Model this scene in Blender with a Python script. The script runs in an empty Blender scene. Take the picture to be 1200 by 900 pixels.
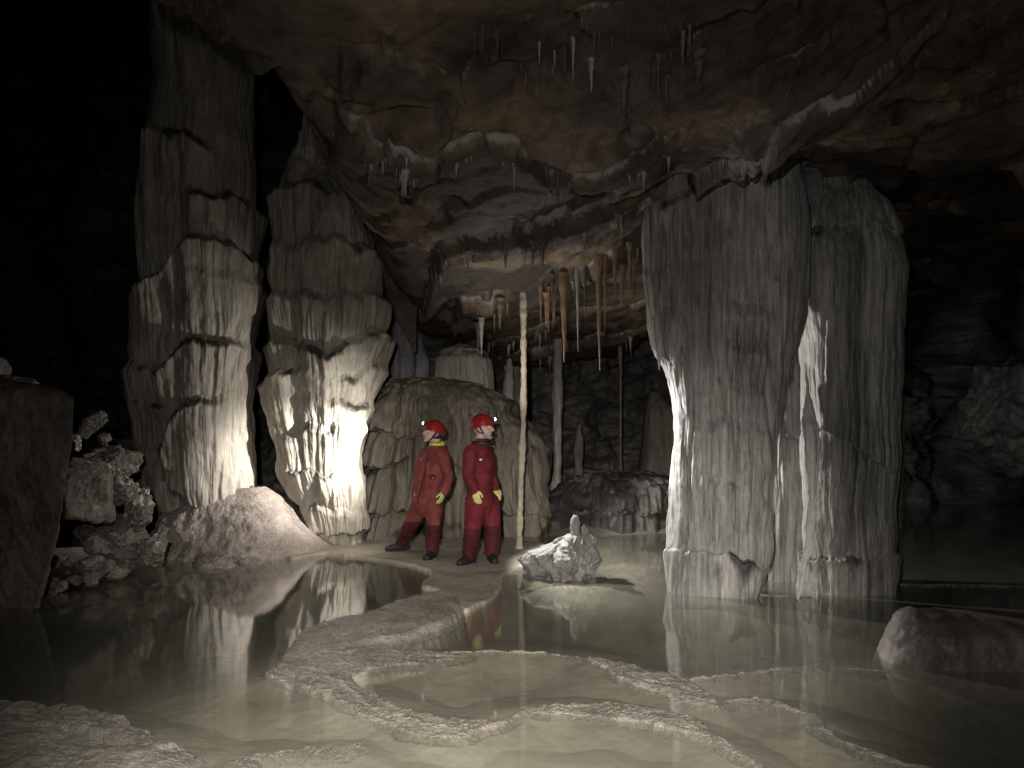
import bpy, bmesh, math, random
import numpy as np
from mathutils import Vector, Matrix

random.seed(7)
RNG = np.random.default_rng(11)
scene = bpy.context.scene
COL = scene.collection
F = 890.0          # focal length in photo pixels (photo is 1200 wide)
HX, HY = 600.0, 500.0
CAMZ = 1.6

def P(px, py, Y):
    return np.array([(px-HX)*Y/F, Y, CAMZ-(py-HY)*Y/F])
def G(px, py, z=0.0):
    """photo pixel -> point on the horizontal plane z"""
    Y = (CAMZ-z)*F/(py-HY)
    return ((px-HX)*Y/F, Y)

# ------------------------------------------------------------------ noise
_perm = RNG.permutation(256)
_perm = np.concatenate([_perm, _perm, _perm])
_grad = RNG.normal(size=(256, 3)); _grad /= np.linalg.norm(_grad, axis=1)[:, None]

def pnoise(x, y, z, seed=0):
    x, y, z = np.broadcast_arrays(np.asarray(x, float)+seed*17.31, np.asarray(y, float)+seed*7.77, np.asarray(z, float)-seed*3.19)
    xi = np.floor(x).astype(np.int64); yi = np.floor(y).astype(np.int64); zi = np.floor(z).astype(np.int64)
    xf = x-xi; yf = y-yi; zf = z-zi
    u = xf*xf*xf*(xf*(xf*6-15)+10); v = yf*yf*yf*(yf*(yf*6-15)+10); w = zf*zf*zf*(zf*(zf*6-15)+10)
    xi &= 255; yi &= 255; zi &= 255
    def corner(dx, dy, dz):
        h = _perm[_perm[_perm[xi+dx]+yi+dy]+zi+dz]
        g = _grad[h]
        return g[..., 0]*(xf-dx)+g[..., 1]*(yf-dy)+g[..., 2]*(zf-dz)
    n00 = corner(0,0,0)*(1-u)+corner(1,0,0)*u
    n10 = corner(0,1,0)*(1-u)+corner(1,1,0)*u
    n01 = corner(0,0,1)*(1-u)+corner(1,0,1)*u
    n11 = corner(0,1,1)*(1-u)+corner(1,1,1)*u
    return ((n00*(1-v)+n10*v)*(1-w)+(n01*(1-v)+n11*v)*w)*1.5

def fbm(x, y, z, oct=4, seed=0, gain=0.5):
    s = 0; a = 1.0; f = 1.0; t = 0
    for i in range(oct):
        s = s+a*pnoise(x*f, y*f, z*f, seed+i*5); t += a; a *= gain; f *= 2.03
    return s/t*1.3
def billow(x, y, z, oct=3, seed=0):
    s = 0; a = 1.0; f = 1.0; t = 0
    for i in range(oct):
        s = s+a*np.abs(pnoise(x*f, y*f, z*f, seed+i*5)); t += a; a *= 0.5; f *= 2.1
    return s/t
def sstep(a, b, x):
    t = np.clip((x-a)/(b-a), 0, 1); return t*t*(3-2*t)

# ------------------------------------------------------------------ object helpers
def link(o, parent=None):
    COL.objects.link(o)
    if parent is not None: o.parent = parent
    return o
def tag(o, label=None, cat=None, group=None, kind=None):
    if label: o['label'] = label
    if cat: o['category'] = cat
    if group: o['group'] = group
    if kind: o['kind'] = kind
    return o
def empty(name, loc):
    o = bpy.data.objects.new(name, None); o.location = loc; o.empty_display_size = 0.1
    return link(o)
def mesh_np(name, V, Fq, mat, origin=None, parent=None, attrs=None, smooth=True):
    V = np.asarray(V, np.float32).reshape(-1, 3)
    if origin is None: origin = (0, 0, 0)
    origin = np.array(origin, np.float32)
    me = bpy.data.meshes.new(name)
    Fq = np.asarray(Fq, np.int32); k = Fq.shape[1]
    me.vertices.add(len(V)); me.vertices.foreach_set('co', (V-origin).ravel())
    me.loops.add(Fq.size); me.loops.foreach_set('vertex_index', Fq.ravel())
    me.polygons.add(len(Fq)); me.polygons.foreach_set('loop_start', np.arange(len(Fq), dtype=np.int32)*k)
    me.update(calc_edges=True); me.validate()
    me.polygons.foreach_set('use_smooth', np.full(len(me.polygons), smooth))
    for an, av in (attrs or {}).items():
        a = me.attributes.new(an, 'FLOAT', 'POINT'); a.data.foreach_set('value', np.asarray(av, np.float32).ravel())
    if mat is not None: me.materials.append(mat)
    o = bpy.data.objects.new(name, me); o.location = Vector([float(c) for c in origin])
    link(o)
    if parent is not None:
        o.parent = parent; o.matrix_parent_inverse = Matrix.Translation(-parent.location)
    return o
def grid_faces(n, m, wrap=False):
    """n rows, m columns; wrap joins the columns"""
    i = np.arange(n-1)[:, None]; mm = m if wrap else m-1
    j = np.arange(mm)[None, :]; j2 = (j+1) % m
    a = i*m+j; b = i*m+j2; c = (i+1)*m+j2; d = (i+1)*m+j
    return np.stack([a, b, c, d], -1).reshape(-1, 4)

# ------------------------------------------------------------------ materials
def new_mat(name):
    m = bpy.data.materials.new(name); m.use_nodes = True
    nt = m.node_tree; nt.nodes.clear()
    out = nt.nodes.new('ShaderNodeOutputMaterial')
    return m, nt, out
def N(nt, t, **kw):
    n = nt.nodes.new(t)
    for k, v in kw.items(): setattr(n, k, v)
    return n
def noise_node(nt, scale, detail=4, rough=0.55, vec=None, stretch=(1, 1, 1)):
    tc = N(nt, 'ShaderNodeTexCoord'); mp = N(nt, 'ShaderNodeMapping')
    mp.inputs['Scale'].default_value = stretch
    nt.links.new(tc.outputs['Object'], mp.inputs['Vector'])
    n = N(nt, 'ShaderNodeTexNoise'); n.inputs['Scale'].default_value = scale
    n.inputs['Detail'].default_value = detail; n.inputs['Roughness'].default_value = rough
    nt.links.new(mp.outputs['Vector'], n.inputs['Vector'])
    return n
def ramp(nt, fac, stops):
    r = N(nt, 'ShaderNodeValToRGB'); e = r.color_ramp.elements
    while len(e) < len(stops): e.new(0.5)
    for s, (p, c) in zip(e, stops): s.position = p; s.color = (*c, 1)
    nt.links.new(fac, r.inputs['Fac']); return r
def mix(nt, fac, a, b, mode='MIX'):
    x = N(nt, 'ShaderNodeMix', data_type='RGBA', blend_type=mode)
    if isinstance(fac, (int, float)): x.inputs[0].default_value = fac
    else: nt.links.new(fac, x.inputs[0])
    for k, v in ((6, a), (7, b)):
        if isinstance(v, tuple): x.inputs[k].default_value = (*v, 1)
        else: nt.links.new(v, x.inputs[k])
    return x.outputs[2]
def math_node(nt, op, a, b=0.0, clamp=False):
    x = N(nt, 'ShaderNodeMath', operation=op); x.use_clamp = clamp
    for k, v in ((0, a), (1, b)):
        if isinstance(v, (int, float)): x.inputs[k].default_value = v
        else: nt.links.new(v, x.inputs[k])
    return x.outputs[0]
def attr(nt, name):
    a = N(nt, 'ShaderNodeAttribute'); a.attribute_name = name; return a.outputs['Fac']

def rock_mat(name, cols, over=None, over_attr=None, scale=1.5, stretch=(1, 1, 1), rough=(0.45, 0.75),
             bump=0.4, bscale=30, bstretch=(1, 1, 1), spec=0.5, speck=0.25, over_noise=9, stain=None, sharp=1.0):
    m, nt, out = new_mat(name)
    b = N(nt, 'ShaderNodeBsdfPrincipled')
    n1 = noise_node(nt, scale, 6, 0.6, stretch=stretch)
    k = len(cols)
    c = ramp(nt, n1.outputs['Fac'], [(0.5+sharp*(-0.2+0.4*i/(k-1)), cc) for i, cc in enumerate(cols)]).outputs['Color']
    n2 = noise_node(nt, scale*9, 5, 0.7, stretch=stretch)
    var = ramp(nt, n2.outputs['Fac'], [(0.25, (1-speck*1.6,)*3), (0.7, (1+speck*0.6,)*3)]).outputs['Color']
    c = mix(nt, 1.0, c, var, 'MULTIPLY')
    n6 = noise_node(nt, 0.9, 4, 0.6)
    c = mix(nt, 1.0, c, ramp(nt, n6.outputs['Fac'], [(0.3, (0.68, 0.68, 0.69)), (0.68, (1.12, 1.10, 1.06))]).outputs['Color'], 'MULTIPLY')
    if over is not None:
        n3 = noise_node(nt, over_noise, 5, 0.65, stretch=stretch)
        f = math_node(nt, 'ADD', attr(nt, over_attr), math_node(nt, 'MULTIPLY', math_node(nt, 'SUBTRACT', n3.outputs['Fac'], 0.5), 1.1))
        f = ramp(nt, f, [(0.35, (0, 0, 0)), (0.65, (1, 1, 1))]).outputs['Color']
        c = mix(nt, f, c, over)
    if stain is not None:
        n5 = noise_node(nt, 5, 5, 0.65, stretch=(1, 1, 0.5))
        f = math_node(nt, 'ADD', attr(nt, 'stain'), math_node(nt, 'MULTIPLY', math_node(nt, 'SUBTRACT', n5.outputs['Fac'], 0.5), 1.3))
        c = mix(nt, ramp(nt, f, [(0.4, (0, 0, 0)), (0.75, (0.85, 0.85, 0.85))]).outputs['Color'], c, stain)
    nt.links.new(c, b.inputs['Base Color'])
    n4 = noise_node(nt, 7, 3)
    r = N(nt, 'ShaderNodeMapRange'); r.inputs[3].default_value = rough[0]; r.inputs[4].default_value = rough[1]
    r.inputs[1].default_value = 0.3; r.inputs[2].default_value = 0.7
    nt.links.new(n4.outputs['Fac'], r.inputs[0]); nt.links.new(r.outputs[0], b.inputs['Roughness'])
    b.inputs['Specular IOR Level'].default_value = spec
    nb = noise_node(nt, bscale, 6, 0.65, stretch=bstretch)
    bp = N(nt, 'ShaderNodeBump'); bp.inputs['Strength'].default_value = bump; bp.inputs['Distance'].default_value = 0.03
    nt.links.new(nb.outputs['Fac'], bp.inputs['Height']); nt.links.new(bp.outputs['Normal'], b.inputs['Normal'])
    nt.links.new(b.outputs['BSDF'], out.inputs['Surface'])
    return m
def plain_mat(name, col, rough=0.6, var=0.15, scale=12, bump=0.1, bscale=60, spec=0.4, metallic=0.0):
    m, nt, out = new_mat(name)
    b = N(nt, 'ShaderNodeBsdfPrincipled')
    n1 = noise_node(nt, scale, 4)
    c = ramp(nt, n1.outputs['Fac'], [(0.3, tuple(max(0, x*(1-var)) for x in col)), (0.7, tuple(x*(1+var) for x in col))]).outputs['Color']
    nt.links.new(c, b.inputs['Base Color']); b.inputs['Roughness'].default_value = rough
    b.inputs['Specular IOR Level'].default_value = spec; b.inputs['Metallic'].default_value = metallic
    nb = noise_node(nt, bscale, 3); bp = N(nt, 'ShaderNodeBump'); bp.inputs['Strength'].default_value = bump; bp.inputs['Distance'].default_value = 0.01
    nt.links.new(nb.outputs['Fac'], bp.inputs['Height']); nt.links.new(bp.outputs['Normal'], b.inputs['Normal'])
    nt.links.new(b.outputs['BSDF'], out.inputs['Surface'])
    return m
def emit_mat(name, col, s):
    m, nt, out = new_mat(name)
    e = N(nt, 'ShaderNodeEmission'); e.inputs[0].default_value = (*col, 1); e.inputs[1].default_value = s
    nt.links.new(e.outputs[0], out.inputs['Surface']); return m

VS = (1, 1, 0.12)
M = {}
M['ceiling'] = rock_mat('brown_limestone', [(0.042, 0.032, 0.027), (0.105, 0.078, 0.057), (0.225, 0.168, 0.108)], (0.34, 0.335, 0.325), 'calc', scale=0.75, bump=0.8, bscale=22, speck=0.35, over_noise=14, stain=(0.05, 0.04, 0.036), sharp=0.55)
M['wall'] = rock_mat('dark_cave_rock', [(0.035, 0.03, 0.028), (0.085, 0.077, 0.07), (0.15, 0.138, 0.125)], (0.20, 0.195, 0.185), 'calc', scale=0.8, bump=0.6, bscale=12, speck=0.35)
M['flow_warm'] = rock_mat('cream_flowstone', [(0.24, 0.215, 0.18), (0.40, 0.365, 0.31), (0.54, 0.50, 0.43)], (0.085, 0.077, 0.067), 'dirt_shade', scale=2.2, stretch=VS, bump=0.45, bscale=26, bstretch=(1, 1, 0.3), speck=0.3, rough=(0.4, 0.7))
M['flow_grey'] = rock_mat('grey_flowstone', [(0.20, 0.19, 0.175), (0.34, 0.325, 0.305), (0.46, 0.445, 0.42)], (0.05, 0.046, 0.042), 'dirt_shade', scale=2.6, stretch=(1, 1, 0.07), bump=0.4, bscale=30, bstretch=(1, 1, 0.2), speck=0.5, sharp=0.8, rough=(0.35, 0.65))
M['flow_mud'] = rock_mat('muddy_flowstone', [(0.11, 0.095, 0.075), (0.19, 0.165, 0.13), (0.28, 0.245, 0.195)], (0.05, 0.045, 0.04), 'dirt_shade', scale=2.0, stretch=(1, 1, 0.2), bump=0.5, bscale=24, speck=0.3)
M['bluegrey'] = rock_mat('blue_grey_calcite', [(0.12, 0.12, 0.13), (0.24, 0.24, 0.26), (0.38, 0.38, 0.40)], (0.05, 0.045, 0.04), 'dirt_shade', scale=2.0, bump=0.5, bscale=20)
M['mound'] = rock_mat('pinkish_mound_stone', [(0.22, 0.185, 0.165), (0.36, 0.31, 0.28), (0.46, 0.405, 0.37)], (0.09, 0.075, 0.065), 'dirt_shade', scale=3, bump=0.7, bscale=35, speck=0.3)
M['white'] = rock_mat('white_calcite', [(0.15, 0.143, 0.137), (0.23, 0.22, 0.212), (0.32, 0.308, 0.295)], (0.16, 0.14, 0.12), 'dirt_shade', scale=5, bump=0.6, bscale=40)
M['snow'] = rock_mat('bright_white_calcite', [(0.72, 0.70, 0.68), (0.80, 0.785, 0.765), (0.85, 0.84, 0.82)], (0.5, 0.47, 0.42), 'dirt_shade', scale=6, bump=0.4, bscale=50, speck=0.1)
M['boulder'] = rock_mat('brown_boulder_rock', [(0.14, 0.115, 0.10), (0.23, 0.195, 0.17), (0.31, 0.265, 0.235)], (0.58, 0.56, 0.53), 'calc', scale=2.2, bump=0.6, bscale=24, speck=0.3)
M['shore'] = rock_mat('brown_smooth_boulder', [(0.10, 0.08, 0.068), (0.17, 0.145, 0.125), (0.24, 0.205, 0.18)], (0.3, 0.27, 0.24), 'dirt_shade', scale=1.4, bump=0.35, bscale=30, speck=0.2)
M['slab'] = rock_mat('dark_slab_rock', [(0.10, 0.082, 0.073), (0.19, 0.158, 0.14), (0.27, 0.23, 0.205)], (0.40, 0.38, 0.35), 'calc', scale=1.6, bump=0.6, bscale=22, speck=0.35)
M['stal_brown'] = rock_mat('ochre_stalactite', [(0.15, 0.095, 0.058), (0.27, 0.18, 0.11), (0.38, 0.27, 0.175)], scale=4, stretch=VS, bump=0.3, bscale=30, rough=(0.3, 0.5))
M['stal_grey'] = rock_mat('pale_stalactite', [(0.25, 0.235, 0.215), (0.40, 0.38, 0.35), (0.52, 0.50, 0.47)], scale=5, stretch=VS, bump=0.3, bscale=30, rough=(0.35, 0.6))
M['stal_dark'] = rock_mat('dark_stalactite', [(0.07, 0.05, 0.04), (0.13, 0.095, 0.075), (0.19, 0.15, 0.12)], scale=5, stretch=VS, bump=0.3, bscale=30)
M['bead'] = rock_mat('yellowish_column_stone', [(0.42, 0.36, 0.27), (0.56, 0.49, 0.38), (0.66, 0.60, 0.49)], (0.2, 0.17, 0.13), 'dirt_shade', scale=8, bump=0.5, bscale=40)
M['floor'] = rock_mat('wet_mud_calcite', [(0.24, 0.215, 0.17), (0.34, 0.31, 0.25), (0.42, 0.385, 0.315)], (0.48, 0.45, 0.39), 'calc', scale=0.9, bump=0.12, bscale=40, rough=(0.5, 0.8), speck=0.08, over_noise=20)
M['rim'] = rock_mat('wet_rimstone', [(0.22, 0.20, 0.16), (0.31, 0.28, 0.235), (0.40, 0.365, 0.31)], (0.58, 0.55, 0.48), 'calc', scale=3.5, bump=1.0, bscale=70, rough=(0.12, 0.42), spec=0.9, speck=0.35, over_noise=26)

# ------------------------------------------------------------------ the ceiling as a function of X, Y
def px_line(pts, zfun):
    out = []
    for px, py in pts:
        Y = 9.0
        for _ in range(40):
            z = zfun((px-HX)*Y/F, Y); Yn = (z-CAMZ)*F/(HY-py); Y = 0.5*Y+0.5*Yn
        out.append(((px-HX)*Y/F, Y))
    out.sort()
    return np.array(out)
_cells = RNG.uniform([-8, -3], [8, 18], size=(210, 2)); _cells_s = RNG.normal(size=(210, 3))
def ceil_base(X, Y):
    X, Y = np.broadcast_arrays(np.asarray(X, float), np.asarray(Y, float))
    z = 4.55-0.11*Y
    X0 = -2.25+0.62*sstep(4.3, 6.2, Y); z = z+3.2*np.logaddexp(0, (X0-X)*7)/7*sstep(3, 6, Y)            # rises to the left
    z = z+5.0*sstep(0.0, 0.9, (-0.485*Y-0.05)-X)                        # the black void far left
    z = z+0.45*np.exp(-(((X-2.15)/1.2)**2+((Y-7.5)/1.15)**2))           # alcove over the right-hand pillars
    return np.clip(z, -1, 9)
LINES = []   # (polyline XY, step, soft, fade ends)
def ceil_lines(X, Y):
    z = ceil_base(X, Y); calc = np.zeros_like(z); stain = np.zeros_like(z)
    for L, step, x0, x1, cw in LINES:
        yl = np.interp(X, L[:, 0], L[:, 1])
        yl = yl+0.05*fbm(X*2.2, X*0+3.3, 0.7, 3, 4)+0.03*fbm(X*9, X*0+3.3, 0.7, 3, 4)
        d = Y-yl
        fade = sstep(x0-0.25, x0+0.15, X)*(1-sstep(x1-0.15, x1+0.3, X))
        z = z-step*(1-0.6*sstep(1.5, 2.4, X))*sstep(-0.03, 0.04, d)*np.exp(-np.maximum(d, 0)/1.6)*fade
        stain = np.maximum(stain, 0.8*fade*sstep(-0.01, 0.03, d)*(1-sstep(0.25, 0.75, d+0.25*fbm(X*1.5, Y*1.5, 6.6, 2, 45))))
        calc = np.maximum(calc, cw*fade*np.exp(-((d+0.028)/np.where(d > -0.028, 0.028, 0.04))**2)*np.clip(0.85+1.0*fbm(X*2.3, Y*2.3, 4.4, 3, 43), 0, 1))
    return z, calc, stain
for pts, step, cw in [
    ([(315, 95), (360, 78), (400, 62), (455, 62), (500, 85), (525, 104)], 0.12, 0.5),
    ([(395, 138), (450, 155), (500, 170), (560, 155), (605, 155), (640, 197), (700, 187), (760, 163), (800, 140)], 0.20, 0.8),
    ([(845, 135), (905, 112), (925, 100)], 0.12, 0.8),
    ([(440, 300), (520, 285), (600, 262), (660, 243), (740, 222), (800, 197), (880, 160), (915, 125), (1000, 95), (1070, 50), (1118, -8)], 0.32, 1.0),
    ([(480, 388), (540, 352), (600, 345), (640, 322), (700, 298), (780, 262), (830, 240)], 0.30, 0.95),
    ([(500, 402), (560, 398), (640, 378), (700, 366), (780, 340)], 0.16, 0.75),
    ([(520, 425), (640, 405), (700, 393), (790, 372)], 0.25, 0.7)]:
    L = px_line(pts, lambda x, y: float(ceil_lines(x, y)[0]))
    LINES.append((L, step*0.75, L[0, 0], L[-1, 0], cw))
RL = np.array([(2.3, 7.9), (3.2, 7.5), (4.6, 6.9), (6.5, 6.3), (9, 6.0)])
def ceil_full(X, Y):
    X, Y = np.broadcast_arrays(np.asarray(X, float), np.asarray(Y, float))
    shp = X.shape; X = X.ravel(); Y = Y.ravel()
    z, calc, stain = ceil_lines(X, Y)
    stain = np.maximum(stain, 0.85*sstep(0.0, 0.4, fbm(X*0.55, Y*0.8, 2.2, 3, 46)))
    wx = X+0.25*fbm(X*0.9, Y*0.9, 1.5, 3, 21); wy = Y+0.25*fbm(X*0.9, Y*0.9, 9.5, 3, 22)
    best = np.full(X.shape, 1e9); off = np.zeros_like(X); sec = np.full(X.shape, 1e9)
    for (cx, cy), s in zip(_cells, _cells_s):
        dx = wx-cx; dy = (wy-cy)*1.2; d = dx*dx+dy*dy
        o = 0.055*s[0]+0.06*s[1]*dx+0.06*s[2]*dy
        m = d < best
        sec = np.where(m, best, np.minimum(sec, d)); best = np.where(m, d, best); off = np.where(m, o, off)
    edge = np.sqrt(sec)-np.sqrt(best)
    z = z+off*sstep(0, 0.06, edge)
    calc = np.maximum(calc, 0.30*(1-sstep(0, 0.035, edge))*sstep(0.0, 0.3, fbm(X*0.6, Y*0.6, 3.3, 3, 41)))
    z = z+0.10*fbm(X*0.8, Y*0.8, 0.3, 4, 3)+0.045*fbm(X*4, Y*4, 0.3, 4, 8)-0.05*billow(X*1.7, Y*1.7, 0.9, 4, 9)
    tb = (0.74*X+0.67*Y)*1.5+0.55*fbm(X*0.7, Y*0.7, 8.1, 4, 48); sw = tb % 1.0; amp_b = sstep(-0.25, 0.35, fbm(X*0.5, Y*0.5, 12.1, 3, 49))
    z = z+0.085*sw*amp_b; calc = np.maximum(calc, 0.55*amp_b*np.exp(-((sw-0.97)/0.035)**2)*np.clip(0.5+1.2*fbm(X*1.5, Y*1.5, 14.1, 2, 50), 0, 1))
    blob = np.exp(-(((X-2.0-0.12*np.sin(Y*3))/0.28)**2))*sstep(5.2, 5.7, Y)*(1-sstep(7.2, 7.8, Y))
    calc = np.maximum(calc, 0.75*blob); z = z-0.16*blob*(0.6+billow(X*3.5, Y*3.5, 0.5, 3, 47)*1.6)
    # chipped pockets
    z = z+0.12*sstep(0.25, 0.5, fbm(X*1.3, Y*1.3, 5.1, 3, 14))
    # rises again past the lower edge of the big block on the right
    dR = Y-np.interp(X, RL[:, 0], RL[:, 1])
    z = z+2.4*sstep(0.0, 0.6, dR)*sstep(2.2, 2.7, X)
    return z.reshape(shp), calc.reshape(shp), stain.reshape(shp)
def hang_point(px, py):
    Y = np.linspace(3.0, 16, 1400); X = (px-HX)*Y/F; zr = CAMZ-(py-HY)*Y/F
    zc = ceil_full(X, Y)[0]
    k = np.argmax(zr >= zc)
    if zr[k] < zc[k]: k = len(Y)-1
    return X[k], Y[k], zc[k]

# grid of the ceiling
def warp_axis(n, lo, hi, segs):
    """sample positions with given density segments [(a,b,weight)]"""
    xs = np.linspace(lo, hi, 4000); w = np.ones_like(xs)
    for a, b, k in segs: w[(xs >= a) & (xs <= b)] = k
    c = np.cumsum(w); c = (c-c[0])/(c[-1]-c[0])
    return np.interp(np.linspace(0, 1, n), c, xs)
ys = warp_axis(620, -4, 18, [(3.5, 12.5, 6), (12.5, 15, 3)])
us = warp_axis(620, -1.3, 1.3, [(-0.7, 0.7, 5)])
YY = np.repeat(ys[:, None], len(us), 1); HWID = np.maximum(YY, 2.5)*1.0+1.5
XX = us[None, :]*HWID*1.0
zc, calc, stn = ceil_full(XX, YY)
cm = mesh_np('cave_ceiling', np.stack([XX, YY, zc], -1), grid_faces(len(ys), len(us)), M['ceiling'], attrs={'calc': calc, 'stain': stn})
tag(cm, kind='structure')

# ------------------------------------------------------------------ cave walls: one closed ring
ring = np.array([(-7.0, -3.5), (-11, 2), (-13, 9), (-10, 15.5), (-5.5, 15.2), (-3.6, 13.6), (-1.5, 13.2), (0.4, 14.6), (2.0, 15.6), (4.2, 14.8), (9, 16.5), (20, 15), (20, 5), (12, 0), (6, -3.5), (0, -4.2)], float)
ring = np.vstack([ring, ring[:1]])
seg = np.linalg.norm(np.diff(ring, axis=0), axis=1); s = np.concatenate([[0], np.cumsum(seg)])
tt = warp_axis(900, 0, s[-1]-0.001, [(s[3], s[10], 5)])
# smooth the ring
rx = np.interp(tt, s, ring[:, 0]); ry = np.interp(tt, s, ring[:, 1])
zz = warp_axis(260, -1.0, 9.5, [(0, 4.5, 4)])
Z = np.repeat(zz[:, None], len(tt), 1); X = np.repeat(rx[None, :], len(zz), 0); Y = np.repeat(ry[None, :], len(zz), 0)
tx = np.gradient(rx); ty = np.gradient(ry); ln = np.hypot(tx, ty)+1e-9; nx, ny = ty/ln, -tx/ln   # inward/outward
cxy = np.array([0.5, 6]); sg = np.sign((cxy[0]-rx)*nx+(cxy[1]-ry)*ny); nx = nx*sg; ny = ny*sg
from_ends = np.minimum(tt-tt[0], tt[-1]-tt); taper = sstep(0, 1.0, from_ends)[None, :]
disp = 0.75*fbm(X*0.45, Y*0.45, Z*0.45, 4, 51)+0.25*fbm(X*1.6, Y*1.6, Z*2.5, 4, 52)
tz = Z+0.35*fbm(X*0.7, Y*0.7, Z*0.3, 3, 55)
saw = (tz*1.35) % 1.0
disp = disp+0.30*(saw**2)*sstep(-0.2, 0.3, fbm(X*0.5, Y*0.5, Z*0.5, 2, 57))
disp = disp+0.09*billow(X*4.5, Y*4.5, Z*0.5, 3, 58)+0.5*sstep(1.2, 0.0, Z)
Xd = X+nx[None, :]*disp*taper; Yd = Y+ny[None, :]*disp*taper
cw = 0.55*sstep(0.45, 0.95, saw)*sstep(-0.1, 0.4, fbm(X*0.4, Y*0.4, Z*0.8, 3, 59))
tag(mesh_np('cave_wall', np.stack([Xd, Yd, Z], -1), grid_faces(len(zz), len(tt)), M['wall'], attrs={'calc': cw}), kind='structure')

# ------------------------------------------------------------------ floor bed, rimstone dams and shelves
us = warp_axis(860, -1.25, 1.25, [(-0.69, 0.69, 6)])
ys = warp_axis(760, -4.5, 17.5, [(3.3, 5.5, 12), (5.5, 8.0, 7), (8.0, 10.5, 4)])
YY = np.repeat(ys[:, None], len(us), 1)
XX = us[None, :]*(np.maximum(YY, 2.6)*1.0+0.0)
XX = np.where(np.abs(us)[None, :] > 0.69, np.sign(us)[None, :]*(0.69*np.maximum(YY, 2.6)+(np.abs(us)[None, :]-0.69)*(np.maximum(YY, 2.6)+14)), XX)
ctrl = [  # px, py, bed height
    (100, 760, -.55), (200, 720, -.5), (250, 780, -.40), (150, 800, -.35), (60, 700, -.2), (330, 700, -.5), (400, 690, -.45), (450, 690, -.4), (300, 840, -.22), (200, 860, -.12),
    (380, 830, -.12), (250, 880, -.10), (400, 880, -.07), (500, 890, -.06), (600, 870, -.055), (700, 880, -.06), (800, 890, -.07),
    (480, 800, -.13), (560, 800, -.16), (640, 800, -.17), (600, 825, -.11), (700, 810, -.12), (450, 780, -.08),
    (600, 725, -.75), (700, 740, -1.0), (650, 755, -.75), (780, 750, -1.0), (880, 760, -.6), (980, 755, -.5), (620, 700, -.4), (750, 700, -.5), (850, 720, -.7), (1000, 730, -.5),
    (700, 668, -.12), (740, 650, -.09), (780, 640, -.08), (720, 680, -.30), (770, 670, -.13), (660, 640, -.06), (700, 633, -.03),
    (900, 820, -.10), (1000, 830, -.14), (1100, 850, -.18), (960, 860, -.10), (1150, 880, -.18), (1060, 880, -.12), (1130, 700, -.35), (1100, 760, -.3),
    (1190, 640, -.3), (1100, 640, -.3), (900, 640, -.2), (500, 632, .03), (300, 632, .05), (600, 628, .03), (700, 618, .03), (100, 640, .1)]
num = np.zeros_like(YY); den = np.zeros_like(YY)
lnY = np.log(np.maximum(YY, 1.2))
for px, py, h in ctrl:
    gx, gy = G(px, py)
    w = 1.0/(((XX/np.maximum(YY, 1.2)-gx/gy)**2+((lnY-math.log(gy))*0.75)**2)+0.0006)**1.6
    num += w*h; den += w
bed = num/den
bed = bed+0.04*fbm(XX*1.1, YY*1.1, 0, 3, 71)*np.clip(-bed*4, 0.15, 1)+0.006*fbm(XX*5, YY*5, 0, 3, 73)
bed = np.where(YY > 10.8, bed+sstep(10.8, 13.5, YY)*0.45*sstep(0.0, 0.3, 0.5+0.5*np.tanh((2.5-XX)*1.2)), bed)
bed = bed+0.25*sstep(-6.5, -8.5, XX)

def poly_dist(pts, X, Y, closed=False):
    A = np.array(pts, float)
    if closed: A = np.vstack([A, A[:1]])
    best = np.full(X.shape, 1e9); par = np.zeros(X.shape); 
    for i in range(len(A)-1):
        a, b = A[i], A[i+1]; ab = b-a; l2 = (ab**2).sum()+1e-12
        t = np.clip(((X-a[0])*ab[0]+(Y-a[1])*ab[1])/l2, 0, 1)
        d = np.hypot(X-a[0]-t*ab[0], Y-a[1]-t*ab[1])
        m = d < best; best = np.where(m, d, best); par = np.where(m, i+t, par)
    return best, par
def inside(pts, X, Y):
    r = np.zeros(X.shape, bool); n = len(pts)
    for i in range(n):
        x0, y0 = pts[i]; x1, y1 = pts[(i+1) % n]
        c = ((y0 > Y) != (y1 > Y)) & (X < (x1-x0)*(Y-y0)/(y1-y0+1e-12)+x0)
        r ^= c
    return r
def densify(pts, k=6):
    A = np.array(pts, float); out = []
    for i in range(len(A)-1):
        p0 = A[max(i-1, 0)]; p1 = A[i]; p2 = A[i+1]; p3 = A[min(i+2, len(A)-1)]
        for j in range(k):
            t = j/k
            out.append(0.5*((2*p1)+(-p0+p2)*t+(2*p0-5*p1+4*p2-p3)*t*t+(-p0+3*p1-3*p2+p3)*t**3))
    out.append(A[-1]); return np.array(out)
jx = XX+0.05*fbm(XX*3, YY*3, 0.5, 4, 75)+0.012*fbm(XX*18, YY*18, 0.5, 3, 78)
jy = YY+0.06*fbm(XX*3, YY*3, 7.5, 4, 76)+0.016*fbm(XX*18, YY*18, 3.5, 3, 79)
zf = bed.copy(); lab = np.zeros(YY.shape, int); rimcalc = np.zeros_like(YY)
crust = billow(XX*7, YY*10, 0.2, 4, 81)
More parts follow.
